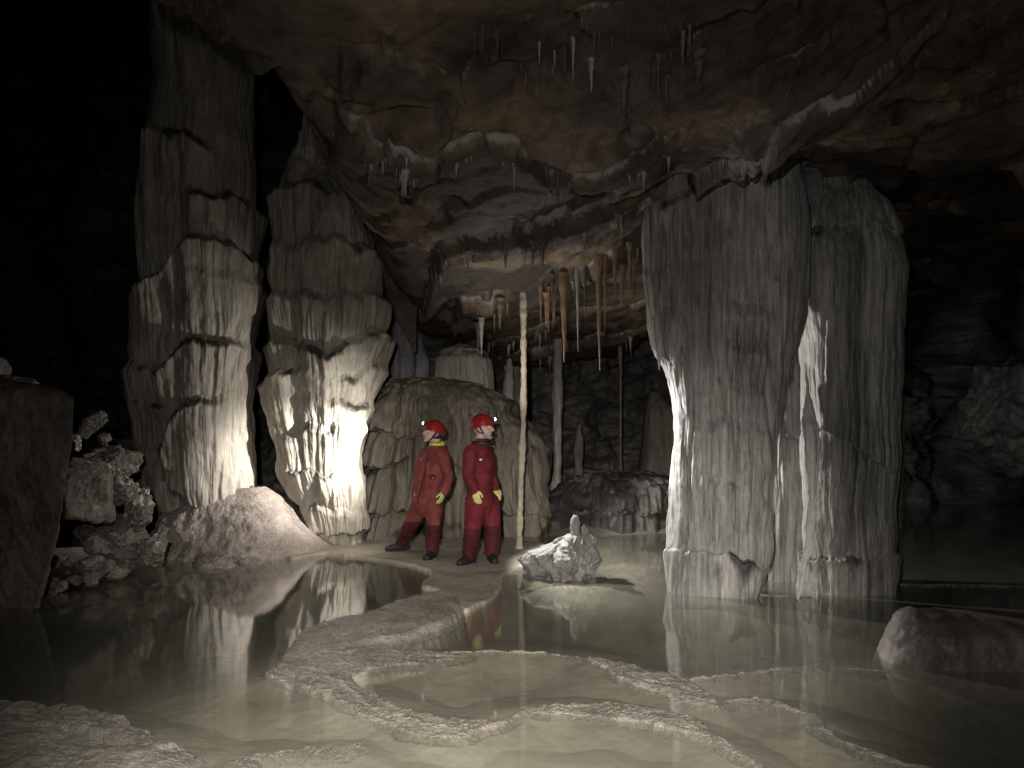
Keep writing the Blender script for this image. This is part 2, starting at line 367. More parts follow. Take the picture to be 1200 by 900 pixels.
def add_rim(pts, h, w_near, w_far, idn, dens=4, cal=0.45, amp=0.02):
    """a rimstone crest along photo points (px, py, optional height scale); w_near = slope width towards the camera"""
    q = densify([G(p[0], p[1]) for p in pts], dens)
    hs = densify([(p[2] if len(p) > 2 else 1.0, 0) for p in pts], dens)[:, 0]
    global zf, lab, rimcalc
    d, par = poly_dist(q, jx, jy)
    hh = h*np.interp(par, np.arange(len(hs)), hs)
    # side: nearer or farther than crest
    yc = np.interp(par, np.arange(len(q)), q[:, 1])
    w = np.where(jy < yc, w_near, w_far)
    hh = hh*(0.75+0.6*fbm(XX*2.2, YY*2.2, idn, 3, 83))
    w = w*(0.75+1.1*np.clip(0.5+fbm(XX*1.7, YY*2.5, idn+3, 3, 84), 0, 1))
    prof = 1.0/(1.0+(d/w)**4)
    zf = np.maximum(zf, np.minimum(-0.018-0.20*d+0.008*fbm(XX*4, YY*4, 1, 3, 87), -0.008)*1.0)
    z = bed+(hh-bed)*prof+amp*1.6*(crust-0.28)*prof
    m = z > zf
    lab = np.where(m & (prof > 0.15), idn, lab); 
    rimcalc = np.where(m, np.maximum(rimcalc, cal*np.exp(-(d/(0.55*w))**2)), rimcalc)
    zf = np.maximum(zf, z)
def add_shelf(pts, h, edge, idn, tilt=0.0, cal=0.15, amp=0.02, rough=0.02):
    q = [G(*p) for p in pts]
    global zf, lab, rimcalc
    qd = densify(q+[q[0]], 4)[:-1]
    d, _ = poly_dist(qd, jx, jy, True); ins = inside(qd, jx, jy)
    sd = np.where(ins, d, -d)
    prof = sstep(-edge, edge*0.6, sd)
    cy = np.mean([p[1] for p in q])
    top = h+tilt*(YY-cy)+rough*fbm(XX*2.5, YY*2.5, 2, 4, 86)+amp*(crust-0.25)
    z = bed+(top-bed)*prof
    m = (z > zf) & (prof > 0.02)
    lab = np.where(m & (prof > 0.3), idn, lab)
    rimcalc = np.where(m, np.maximum(rimcalc*(1-prof), cal*np.exp(-((sd-0.01)/0.03)**2)), rimcalc)
    zf = np.where(m, z, zf)
# 1 muddy ledge under the two people, 2 raised slab in the middle, 3.. dams, 6 bottom left shelf
add_shelf([(300, 622), (425, 634), (470, 640), (560, 634), (640, 640), (625, 662), (592, 676), (588, 694), (548, 719), (527, 708), (512, 694), (488, 689), (503, 674), (478, 664), (430, 656), (380, 650), (330, 655)], 0.035, 0.05, 1, amp=0.008, rough=0.012)
add_shelf([(318, 775), (350, 742), (420, 727), (462, 713), (518, 703), (538, 709), (546, 724), (520, 741), (470, 752), (425, 757), (385, 770), (345, 790)], 0.060, 0.15, 2, tilt=0.06, amp=0.014, rough=0.02, cal=0.4)
add_shelf([(306, 790), (345, 768), (420, 757), (500, 763), (552, 767), (500, 779), (445, 783), (418, 793), (442, 813), (500, 836), (580, 845), (612, 840), (572, 858), (530, 866), (465, 856), (395, 822), (345, 803)], 0.010, 0.05, 4, amp=0.030, rough=0.015, cal=0.3)
add_shelf([(680, 768), (745, 781), (805, 796), (845, 822), (800, 818), (758, 806), (715, 790)], 0.012, 0.035, 3, amp=0.045, rough=0.02, cal=0.3)
add_shelf([(628, 829), (690, 825), (760, 829), (815, 840), (845, 866), (880, 892), (830, 868), (750, 850), (680, 839)], 0.012, 0.035, 4, amp=0.04, rough=0.02, cal=0.3)
add_rim([(312, 790), (345, 775), (400, 765), (455, 764), (520, 766), (575, 763), (625, 765), (685, 770), (740, 784), (790, 797), (850, 792), (905, 785), (960, 783), (1040, 787)], 0.010, 0.03, 0.03, 3)
add_rim([(400, 768), (440, 762, 1.2), (500, 770), (540, 768, .4)], 0.016, 0.07, 0.06, 3)
add_rim([(690, 775, .5), (725, 790), (760, 806), (810, 822), (840, 826, .6)], 0.014, 0.05, 0.07, 3)
add_rim([(312, 792), (350, 800), (392, 815), (430, 838), (470, 852), (520, 862), (560, 858), (600, 842), (625, 830), (680, 826), (740, 827), (800, 838), (830, 858), (880, 888), (900, 905)], 0.010, 0.03, 0.03, 4)
add_rim([(330, 786), (390, 800), (425, 822), (470, 842, 1.2), (520, 852, 1.3), (560, 850, .8)], 0.016, 0.07, 0.06, 4)
add_rim([(625, 832), (690, 838), (760, 846), (815, 856, .8)], 0.012, 0.04, 0.05, 4)
add_rim([(860, 822, .4), (905, 823), (950, 838, .5)], 0.016, 0.06, 0.06, 5, cal=0.5)
add_rim([(950, 850, .4), (1000, 875), (1060, 895, .6), (1120, 905, .5)], 0.012, 0.04, 0.08, 8, cal=0.5)
add_rim([(1030, 683), (1080, 686.5), (1140, 687.5), (1260, 689)], 0.022, 0.035, 0.03, 7, cal=0.85, amp=0.004)
add_rim([(870, 696), (905, 698.5), (950, 700)], 0.02, 0.03, 0.03, 7, cal=0.85, amp=0.004)
add_rim([(670, 688, .2), (705, 683, .6), (745, 672, .7), (755, 664, .3)], -0.03, 0.12, 0.3, 0, cal=0.0)
add_shelf([(-80, 826), (60, 827), (130, 838), (180, 858), (200, 880), (250, 905), (150, 960), (-100, 960)], 0.03, 0.06, 6, amp=0.03, rough=0.05, cal=0.4)
add_rim([(-60, 850), (60, 857), (130, 868), (190, 885)], 0.065, 0.05, 0.12, 6, cal=0.35)
add_rim([(290, 905, .8), (298, 888), (350, 880, .6), (420, 872, .3)], 0.008, 0.10, 0.05, 9, cal=0.4)
zf = zf+0.004*fbm(XX*25, YY*25, 0.2, 3, 91)*(zf > -0.03)
zf = np.where((lab > 0) & (zf < -0.06), zf, zf)
lab = np.where(zf < -0.035, 0, lab)
def floor_z(x, y):
    j = np.argmin(np.abs(ys-y)); i = np.argmin(np.abs(XX[j]-x)); return zf[j, i]
FV = np.stack([XX, YY, zf], -1).reshape(-1, 3); FQ = grid_faces(len(ys), len(us))
fl = lab.ravel()[FQ].max(1); rc = rimcalc.ravel()
def sub_mesh(name, mask, mat):
    q = FQ[mask]; idx = np.unique(q); rem = np.zeros(len(FV), np.int64); rem[idx] = np.arange(len(idx))
    V = FV[idx]; return mesh_np(name, V, rem[q], mat, origin=tuple(V.mean(0)) if name != 'cave_floor' else None, attrs={'calc': rc[idx]})
tag(sub_mesh('cave_floor', fl == 0, M['floor']), kind='structure')
for k, name, lb, ct in [
    (1, 'mud_ledge', 'low muddy rock ledge the two people in red suits stand on', 'rock ledge'),
    (2, 'rock_slab', 'smooth tilted wet slab rising from the pool in front of the ledge with the people', 'rock slab'),
    (3, 'rimstone_dam', 'wavy rimstone rim between the deep green pool and the shallow inner basin', 'rimstone dam'),
    (4, 'rimstone_dam', 'sparkling crusted rimstone rim nearest the camera enclosing the shallow inner basin', 'rimstone dam'),
    (5, 'rimstone_dam', 'low faint rimstone ridge in the shallows below the right-hand pillars', 'rimstone dam'),
    (8, 'rimstone_dam', 'faint long rimstone ridge running out of the bottom right edge', 'rimstone dam'),
    (9, 'rimstone_dam', 'low pale rim just breaking the water at the bottom edge beside the layered shelf', 'rimstone dam'),
    (6, 'rock_shelf', 'layered wet rock shelf in the bottom left corner', 'rock shelf'),
    (7, 'calcite_shelf', 'thin pale calcite line along the dark water behind the right pillars', 'calcite shelf')]:
    if (fl == k).any():
        o = sub_mesh(name, fl == k, M['rim'] if k in (2, 3, 4, 5, 6, 7, 8, 9) else M['floor']); tag(o, lb, ct)

# ------------------------------------------------------------------ water
m, nt, out = new_mat('cave_water')
tr = N(nt, 'ShaderNodeBsdfTransparent'); tr.inputs[0].default_value = (0.97, 0.98, 0.96, 1)
gl = N(nt, 'ShaderNodeBsdfGlossy'); gl.inputs['Roughness'].default_value = 0.06; gl.inputs['Color'].default_value = (0.95, 0.95, 0.95, 1)
ge = N(nt, 'ShaderNodeNewGeometry'); dp = N(nt, 'ShaderNodeVectorMath', operation='DOT_PRODUCT')
nt.links.new(ge.outputs['Incoming'], dp.inputs[0]); nt.links.new(ge.outputs['Normal'], dp.inputs[1])
sch = math_node(nt, 'POWER', math_node(nt, 'SUBTRACT', 1.0, math_node(nt, 'ABSOLUTE', dp.outputs['Value'])), 5.0)
schlick = math_node(nt, 'ADD', math_node(nt, 'MULTIPLY', sch, 0.98), 0.02, True)
nb = noise_node(nt, 5.0, 3, 0.5); bp = N(nt, 'ShaderNodeBump'); bp.inputs['Strength'].default_value = 0.06; bp.inputs['Distance'].default_value = 0.02
nt.links.new(nb.outputs['Fac'], bp.inputs['Height']); nt.links.new(bp.outputs['Normal'], gl.inputs['Normal']); 
ms = N(nt, 'ShaderNodeMixShader'); nt.links.new(schlick, ms.inputs[0]); df = N(nt, 'ShaderNodeBsdfDiffuse'); df.inputs[0].default_value = (0.37, 0.34, 0.285, 1); mt_ = N(nt, 'ShaderNodeMixShader'); mt_.inputs[0].default_value = 0.22
nt.links.new(tr.outputs[0], mt_.inputs[1]); nt.links.new(df.outputs[0], mt_.inputs[2]); nt.links.new(mt_.outputs[0], ms.inputs[1]); nt.links.new(gl.outputs[0], ms.inputs[2])
nt.links.new(ms.outputs[0], out.inputs['Surface'])
va = N(nt, 'ShaderNodeVolumeAbsorption'); va.inputs['Color'].default_value = (0.53, 0.58, 0.50, 1); va.inputs['Density'].default_value = 2.0
nt.links.new(va.outputs[0], out.inputs['Volume'])
bm = bmesh.new(); bmesh.ops.create_cube(bm, size=1.0)
me = bpy.data.meshes.new('pool_water'); bm.to_mesh(me); bm.free(); me.materials.append(m)
wo = bpy.data.objects.new('pool_water', me); wo.scale = (26, 20.5, 1.5); wo.location = (0, 6.2, -0.75); link(wo); tag(wo, kind='structure')

# ------------------------------------------------------------------ flowstone columns
def column(name, prof, Yc, dep, mat, tiers=(), nt_=360, nz=420, flute=(0.03, 3.2), lump=(0.06, 1.3), fine=(0.010, 11), sup=2.6,
           seed=1, dirt_shade=0.35, bead=None, lean=None, label=None, cat=None, group=None, parent=None, ydep=None, slant=0.0, shear=0.0, shelf=False, inset=0.0):
    pf = np.array([p[:3] for p in prof], float)
    py = np.linspace(pf[0, 0], pf[-1, 0], nz)
    def smooth_interp(v):
        y = np.interp(py, pf[:, 0], v); k = max(3, nz//60)
        pad = np.concatenate([np.full(k, y[0]), y, np.full(k, y[-1])]); ker = np.hanning(2*k+1); ker /= ker.sum()
        return np.convolve(pad, ker, 'valid')
    xl = smooth_interp(pf[:, 1]); xr = smooth_interp(pf[:, 2])
    if sup >= 10: xl = np.interp(py, pf[:, 0], pf[:, 1]); xr = np.interp(py, pf[:, 0], pf[:, 2])
    z = CAMZ-(py-HY)*Yc/F
    cx = ((xl+xr)/2-HX)*Yc/F; hw = np.maximum((xr-xl)/2*Yc/F, 0.004)
    hd = dep*hw if dep < 10 else hw
    if ydep is not None: hd = np.minimum(hd, ydep)
    yc = np.full(nz, Yc)
    if lean is not None: yc = yc+np.interp(py, [l[0] for l in lean], [l[1] for l in lean])
    a = np.linspace(0, 2*np.pi, nt_, endpoint=False); th = a-0.55*np.sin(a+np.pi/2)
    c, sn = np.cos(th), np.sin(th)
    ce = np.sign(c)*np.abs(c)**(2/sup); se = np.sign(sn)*np.abs(sn)**(2/sup)
    if sup >= 10:
        mx_ = np.maximum(np.abs(c), np.abs(sn)); ce = c/mx_; se = sn/mx_
    X = cx[:, None]+hw[:, None]*ce[None]; Y = yc[:, None]+hd[:, None]*se[None]; Zb = np.repeat(z[:, None], nt_, 1)
    Y = Y+slant*(X-cx[:, None]); X = X+shear*(Y-Yc)
    nx = c[None]*hd[:, None]; ny = sn[None]*hw[:, None]; l = np.hypot(nx, ny); nx, ny = nx/l, ny/l
    px = HX+X*F/Yc; pyv = np.repeat(py[:, None], nt_, 1)
    q = seed*3.7
    disp = lump[0]*fbm(X*lump[1]+q, Y*lump[1], Zb*lump[1]*0.8, 3, 101)
    if flute[0] > 0.005: disp = disp+1.3*lump[0]*fbm(X*2.4+q, Y*2.4, Zb*0.22, 3, 102)
    # gentle warp so that the flutes are not dead straight
    wx = X+0.04*fbm(X*2, Y*2, Zb*1.2, 2, 103); wy = Y+0.04*fbm(X*2+5, Y*2, Zb*1.2, 2, 104)
    fl_a = 0.55+0.9*np.clip(0.5+fbm(X*1.5, Y*1.5, Zb*1.1+q, 2, 105), 0, 1)
    disp = disp+flute[0]*fl_a*(billow(wx*flute[1]+q, wy*flute[1], Zb*0.22, 2, 106)*2.2-0.5)
    disp = disp+0.45*flute[0]*(billow(wx*flute[1]*3.1, wy*flute[1]*3.1, Zb*0.6, 2, 107)*2.2-0.5)*fl_a
    disp = disp+fine[0]*fbm(X*fine[1], Y*fine[1], Zb*fine[1]*0.6, 3, 108)
    dr = dirt_shade*sstep(0.05, 0.5, fbm(X*1.6+q, Y*1.6, Zb*1.4, 4, 109))
    teeth = np.clip(billow(wx*7+q, wy*7, Zb*0.2, 2, 110)*2, 0, 1)
    wob2 = fbm(X*4.5+q, Y*4.5, 0.9, 3, 118)
    wob = fbm(X*1.4+q, Y*1.4, 0.3, 3, 111)
    for line, amp, rec in tiers:
        amp = amp*0.72
        L = np.array(line, float)
        zb = CAMZ-(np.interp(px, L[:, 0], L[:, 1])-HY)*Yc/F
        zb = zb-(0.03 if shelf else 0.09)*teeth*min(1, abs(amp)/0.08)+0.10*wob+0.07*wob2*shelf
        win = np.clip(0.80+1.3*fbm(X*1.1+q+amp*90, Y*1.1, Zb*0.4, 3, 117), 0, 1.15)*sstep(L[0, 0]-14, L[0, 0]+4, px)*(1-sstep(L[-1, 0]-4, L[-1, 0]+14, px))
        d = zb-Zb
        if shelf and 0 < amp and rec < 0.5:      # a rounded shelf that steps out, its curtain hanging back inwards below
            e = sstep(-0.07, 0.05, d)*np.where(d > 0.05, np.exp(-np.maximum(d-0.05, 0)/(2.2*rec)), 1.0)
            disp = disp+1.3*amp*e*win-0.35*amp*np.exp(np.minimum(d+0.07, 0)/0.12)*(d < -0.07)*win
            dr = np.maximum(dr, min(1, amp/0.05)*np.minimum(win, 1)*np.exp(-((d+0.02)/np.where(d > -0.02, 0.13, 0.045))**2)*np.clip(0.5+1.3*fbm(X*4.5, Y*4.5, Zb*4.5, 3, 113), 0, 1.1))  # shelf-top sediment, darkened further to paint in the shade there
            continue
        rc_ = np.where(d > 0, np.exp(-np.maximum(d, 0)/rec), 0)*sstep(-0.012, 0.02, d)
        disp = disp-amp*rc_*win+0.15*amp*np.exp(np.minimum(d, 0)/0.25)*(d < 0.0)*win
        dr = np.maximum(dr, win*0.95*np.where(d > -0.02, np.exp(-np.maximum(d-0.02, 0)/(0.5*rec)), 0)*(0.55+0.8*fbm(X*3, Y*3, Zb*3, 2, 113)))  # sediment plus painted shade in the hollow under each lip
    if bead is not None:
        ba, bf = bead
        zz_ = Zb*bf+0.6*fbm(X*0, Y*0+q, Zb*2.0, 2, 115)
        disp = disp+ba*(np.abs(np.sin(zz_*np.pi))-0.5)+ba*0.6*fbm(X*14, Y*14, Zb*14, 2, 116)
    disp = disp-inset
    lim = np.minimum(hw[:, None]*0.6, 9); disp = np.clip(disp, -lim, lim*1.3)
    Xo = X+nx*disp; Yo = Y+ny*disp
    V = np.stack([Xo, Yo, Zb], -1).reshape(-1, 3); Q = grid_faces(nz, nt_, True)
    # caps
    top = len(V); V = np.vstack([V, [[cx[0], yc[0], z[0]], [cx[-1], yc[-1], z[-1]]]])
    j = np.arange(nt_); j2 = (j+1) % nt_
    capT = np.stack([np.full(nt_, top), j2, j, j], -1)
    Vd = np.append(dr.ravel(), [0, 0])
    o = mesh_np(name, V, np.vstack([Q[:, ::-1]]), mat, origin=(cx[-1], yc[-1], max(z[-1], 0.0)), attrs={'dirt_shade': Vd, 'calc': Vd}, parent=parent)
    if label: tag(o, label, cat, group)
    return o

column('flowstone_pillar', [(-40, 172, 300), (100, 182, 296), (165, 172, 297), (250, 160, 299), (350, 164, 304), (430, 155, 299), (470, 153, 293), (530, 160, 297), (575, 175, 304), (610, 195, 306), (700, 195, 310)],
       9.95, 0.8, M['flow_warm'], tiers=[
       ([(165, 168), (215, 172), (262, 190)], 0.10, 0.25), ([(245, 246), (275, 240), (305, 244)], 0.14, 0.22),
       ([(150, 362), (185, 345), (210, 330), (245, 298), (270, 290), (310, 312)], 0.17, 0.28), ([(255, 330), (310, 335)], 0.06, .15),
       ([(150, 434), (212, 436), (240, 412), (262, 405), (310, 408)], 0.14, 0.25), ([(150, 478), (216, 477)], 0.08, 0.16),
       ([(216, 520), (228, 492), (255, 474), (275, 470)], 0.15, 0.35), ([(150, 520), (205, 528), (222, 548)], 0.22, 0.6),
       ([(215, 560), (240, 588), (262, 600), (300, 570), (312, 565)], 0.12, 0.5)],
       nt_=460, nz=560, flute=(0.036, 3.6), seed=1, shelf=True, inset=0.075, label='tall cream flowstone pillar at far left, tiered, reaching up into the dark', cat='pillar')
column('flowstone_pillar', [(40, 355, 370), (110, 352, 371), (150, 348, 374), (190, 335, 395), (230, 322, 425), (280, 322, 440), (330, 320, 444), (370, 322, 447), (410, 322, 447), (450, 316, 442), (475, 313, 436), (505, 317, 428), (550, 321, 426), (575, 335, 432), (600, 352, 434), (640, 355, 432), (700, 355, 432)],
       10.25, 0.85, M['flow_warm'], tiers=[
       ([(318, 240), (360, 225), (420, 240)], 0.10, 0.2), ([(318, 292), (350, 300), (400, 286), (445, 300)], 0.13, 0.2), ([(318, 350), (380, 356), (448, 350)], 0.13, 0.22), ([(320, 408), (350, 403), (375, 415), (400, 420), (425, 402), (450, 392)], 0.16, 0.2),
       ([(312, 452), (340, 440), (365, 438), (395, 452), (425, 446), (448, 430)], 0.14, 0.16), ([(345, 480), (380, 470), (430, 478)], 0.10, 0.13), ([(345, 512), (380, 502), (430, 505)], 0.07, 0.12),
       ([(350, 548), (380, 552), (430, 556)], -0.10, 0.22), ([(350, 600), (375, 596), (434, 606)], 0.06, 0.3), ([(345, 620), (380, 626), (440, 622)], 0.16, 0.5)],
       nt_=460, nz=520, flute=(0.042, 4.0), lump=(0.08, 1.5), seed=2, shelf=True, inset=0.10, label='shorter knobbly flowstone pillar brightly lit at its base, beside the taller cream pillar', cat='pillar')
column('flowstone_mound', [(570, 250, 306), (578, 232, 318), (588, 212, 330), (600, 198, 342), (615, 190, 354), (630, 184, 370), (645, 178, 390), (655, 176, 402), (700, 175, 410)],
       9.9, 0.75, M['mound'], lump=(0.09, 1.6), flute=(0.004, 4), fine=(0.028, 8), seed=3, dirt_shade=0.4, nt_=420, nz=260, tiers=[([(180, 612), (220, 600), (240, 625)], .1, .15)],
       label='rough pinkish stone mound under the tall left pillar, sloping to the pool', cat='mound')
column('flowstone_mound', [(515, 70, 205), (540, 55, 225), (570, 45, 240), (600, 40, 260), (680, 40, 265)],
       11.2, 0.55, M['flow_mud'], lump=(0.16, 1.3), flute=(0.03, 3), seed=31, dirt_shade=0.8, nt_=300, nz=200, tiers=[([(160, 548), (205, 556)], .14, .3)],
       label='low dark muddy mound between the left boulders and the tall pillar', cat='mound')
pa = column('flowstone_pillar', [(140, 800, 905), (190, 772, 924), (225, 761, 930), (270, 757, 938), (330, 761, 938), (380, 766, 934), (410, 771, 928), (428, 782, 922), (470, 789, 912), (520, 790, 904), (600, 789, 903), (635, 786, 903), (655, 781, 900), (690, 782, 885), (705, 784, 880), (760, 784, 880)],
       7.34, 0.62, M['flow_grey'], tiers=[
       ([(852, 371), (884, 369)], 0.035, 0.08), ([(850, 416), (884, 415)], 0.035, 0.08), ([(850, 460), (884, 460)], 0.035, 0.08), ([(848, 502), (884, 503)], 0.035, 0.08), ([(840, 530), (862, 528), (884, 536)], 0.03, 0.12),
       ([(788, 502), (815, 505), (845, 496)], 0.035, 0.2), ([(825, 560), (850, 570), (885, 578)], 0.04, 0.16), ([(780, 648), (820, 640), (880, 655)], -0.05, 0.3), ([(780, 245), (840, 215), (900, 230)], 0.05, 0.15)],
       nt_=620, nz=560, flute=(0.026, 4.4), lump=(0.045, 1.5), fine=(0.006, 14), sup=2.6, seed=5, dirt_shade=0.5, ydep=0.23, slant=-0.30, shelf=True, label='massive grey fluted pillar standing in the pool, the left of the right-hand pair', cat='pillar')
column('drapery_tip', [(372, 764, 778), (395, 767, 777), (415, 769.5, 776), (433, 772, 773)], 7.42, 0.8, M['flow_grey'], flute=(0.004, 8), lump=(0.004, 4), fine=(0.002, 20), seed=51, nt_=60, nz=60, dirt_shade=0, parent=pa)
column('flowstone_pillar', [(150, 962, 1004), (215, 952, 1018), (240, 940, 1034), (268, 934, 1043), (290, 930, 1050), (330, 932, 1053), (400, 937, 1052), (470, 941, 1050), (540, 940, 1048), (600, 943, 1046), (650, 945, 1042), (705, 938, 1040), (760, 938, 1040)],
       7.5, 0.7, M['flow_grey'], tiers=[([(950, 500), (975, 508), (1000, 530), (1025, 552)], 0.06, 0.25), ([(930, 276), (985, 262), (1050, 285)], 0.07, 0.14), ([(935, 648), (990, 640), (1045, 652)], -0.09, 0.25)],
       nt_=460, nz=520, flute=(0.024, 5.2), lump=(0.05, 1.5), fine=(0.006, 14), sup=2.8, seed=6, dirt_shade=0.35, label='grey fluted pillar with a white dribble down its left edge, the right of the right-hand pair', cat='pillar')
column('flowstone_drapery', [(425, 945, 947), (450, 943, 949), (470, 940, 951), (488, 937, 954), (497, 936, 957), (520, 938, 957), (560, 941, 957), (600, 943, 953), (640, 941, 950), (650, 937, 949), (665, 933, 943), (695, 931, 938), (702, 932, 936)],
       7.02, 0.9, M['snow'], flute=(0.022, 9), lump=(0.03, 4), fine=(0.008, 25), seed=8, dirt_shade=0.0, nt_=90, nz=400, lean=[(330, 0.2), (420, 0.05), (500, -0.08), (640, -0.05), (702, -.02)], label='bright white calcite dribble running down between the two grey pillars into the water', cat='drapery')
column('flowstone_drapery', [(180, 880, 960), (260, 900, 960), (330, 905, 955), (450, 905, 950), (560, 900, 955), (690, 890, 945), (740, 890, 945)],
       7.95, 0.5, M['flow_grey'], flute=(0.03, 4), seed=9, nt_=260, nz=300, dirt_shade=0.6, tiers=[([(890, 500), (960, 510)], .08, .3)], label='dark recessed curtain of flowstone joining the two grey pillars', cat='drapery')
column('thin_column', [(280, 1030, 1050), (420, 1044, 1058), (500, 1046, 1059), (600, 1045, 1057), (720, 1044, 1056)], 7.9, 1.0, M['flow_mud'], flute=(0.0, 3), lump=(0.01, 3), bead=(0.02, 7), seed=10, nt_=60, nz=300, label='slim dark beaded column just right of the right-hand pillars', cat='column')
# calcite masses where the pillars meet the ceiling
column('ceiling_drapery', [(60, 850, 960), (120, 845, 960), (165, 815, 965), (205, 800, 962), (245, 880, 965), (290, 915, 955)], 7.5, 0.7, M['bluegrey'], lump=(0.16, 2.0), flute=(0.05, 3), seed=12, dirt_shade=0.9, nt_=320, nz=260, tiers=[([(800, 190), (960, 200)], .1, .2), ([(840, 150), (960, 140)], .08, .2)],
       label='grey lumpy calcite mass hanging from the ceiling above the right-hand pillars', cat='drapery')

# flowstone bank behind the people
column('flowstone_bank', [(444, 470, 535), (455, 445, 575), (475, 428, 600), (500, 420, 618), (530, 416, 628), (560, 414, 634), (600, 414, 638), (640, 414, 640), (690, 414, 640)],
       11.6, 0.62, M['flow_mud'], tiers=[
       ([(410, 500), (450, 498), (490, 508)], 0.40, 0.25), ([(410, 536), (450, 541), (480, 528)], 0.40, 0.22), ([(410, 575), (440, 592), (480, 585), (500, 600)], 0.55, 0.7),
       ([(520, 520), (545, 545), (560, 590)], 0.12, 0.4), ([(520, 618), (545, 628)], 0.25, 0.5), ([(575, 590), (640, 600)], .05, .3)],
       lump=(0.20, 1.1), flute=(0.075, 2.4), seed=14, dirt_shade=0.75, nt_=460, nz=380, label='broad tiered flowstone bank with hanging curtains behind the two people', cat='flowstone bank')
column('stalagmite_stump', [(404, 535, 550), (410, 518, 566), (420, 511, 574), (450, 508, 576), (500, 505, 575), (540, 500, 580)], 12.0, 0.8, M['flow_warm'], flute=(0.03, 3.4), seed=15, dirt_shade=0.3, nt_=240, nz=260, tiers=[([(505, 414), (580, 414)], .03, .25)], label='thick pale fluted stump rising from the bank behind the right person', cat='stalagmite')
column('thin_column', [(240, 606, 624), (290, 608, 621), (320, 609, 619), (345, 610, 618), (362, 610, 617.5), (400, 610, 616.5), (430, 610.5, 617), (465, 609.5, 617), (500, 610, 616.5), (535, 608, 615.5), (565, 607.5, 614), (600, 606, 613), (625, 606, 612), (640, 604.5, 613), (650, 601, 617), (660, 597, 621), (666, 594, 624)], 9.75, 1.0, M['bead'], flute=(0.0, 3), lump=(0.02, 3.5), bead=(0.004, 8), fine=(0.010, 16), seed=16, nt_=80, nz=520, dirt_shade=0.15,
       label='slender pale yellow column from pool edge to ceiling beside the right person', cat='column')

# blue-grey wall and hanging slab behind pillar two
column('calcite_wall', [(270, 395, 452), (330, 400, 475), (400, 405, 492), (450, 400, 500), (480, 395, 510), (520, 390, 510)], 12.6, 0.4, M['bluegrey'], flute=(0.06, 2.2), lump=(0.2, 1.2), seed=17, dirt_shade=0.8, nt_=260, nz=220, label='blue grey calcite wall glimpsed right of the knobbly lit pillar', cat='wall')
column('hanging_slab', [(255, 425, 480), (310, 440, 486), (340, 452, 489), (375, 466, 489), (400, 478, 489), (412, 484, 488)], 11.2, 0.35, M['ceiling'], flute=(0.0, 2), lump=(0.06, 2), sup=6, seed=18, dirt_shade=0.0, nt_=160, nz=160, label='smooth brown rock blade hanging from the ceiling right of the lit pillar', cat='rock')

# distant stalagmites and columns
for i, (prof, Y, mt, lb, nm) in enumerate([
    ([(420, 596, 598), (432, 593, 601), (460, 590, 602), (490, 590, 602), (540, 588, 604)], 12.8, 'stal_grey', 'grey spindle stalagmite just left of the slender yellow column', 'stalagmite'),
    ([(430, 601, 610), (470, 599, 612), (560, 597, 614)], 13.2, 'flow_mud', 'dim stalagmite half hidden behind the slender yellow column', 'stalagmite'),
    ([(380, 648, 658), (430, 648, 658), (462, 646, 659), (500, 648, 658), (540, 648, 658), (552, 648, 656), (580, 642, 660)], 13.0, 'flow_grey', 'pale distant column right of the slender yellow column', 'column'),
    ([(498, 677, 680), (510, 675, 682), (528, 672, 684), (545, 674, 682), (580, 668, 690)], 13.2, 'flow_mud', 'small cone stalagmite on the dark ledge at the back of the cave', 'stalagmite'),
    ([(390, 725, 729), (450, 726, 729), (523, 726, 728), (575, 724, 731)], 13.2, 'flow_mud', 'hair-thin dark column at the back of the cave', 'column'),
    ([(460, 760, 775), (480, 755, 790), (520, 752, 800), (560, 745, 810)], 14.0, 'flow_mud', 'dim bulky stalagmite at the back beside the left grey pillar', 'stalagmite')]):
    column(nm if nm != 'column' else 'thin_column', prof, Y, 0.9, M[mt], flute=(0.01, 6), lump=(0.02, 3), fine=(0.01, 12), seed=20+i, nt_=70, nz=120, dirt_shade=0.2, label=lb, cat=nm)

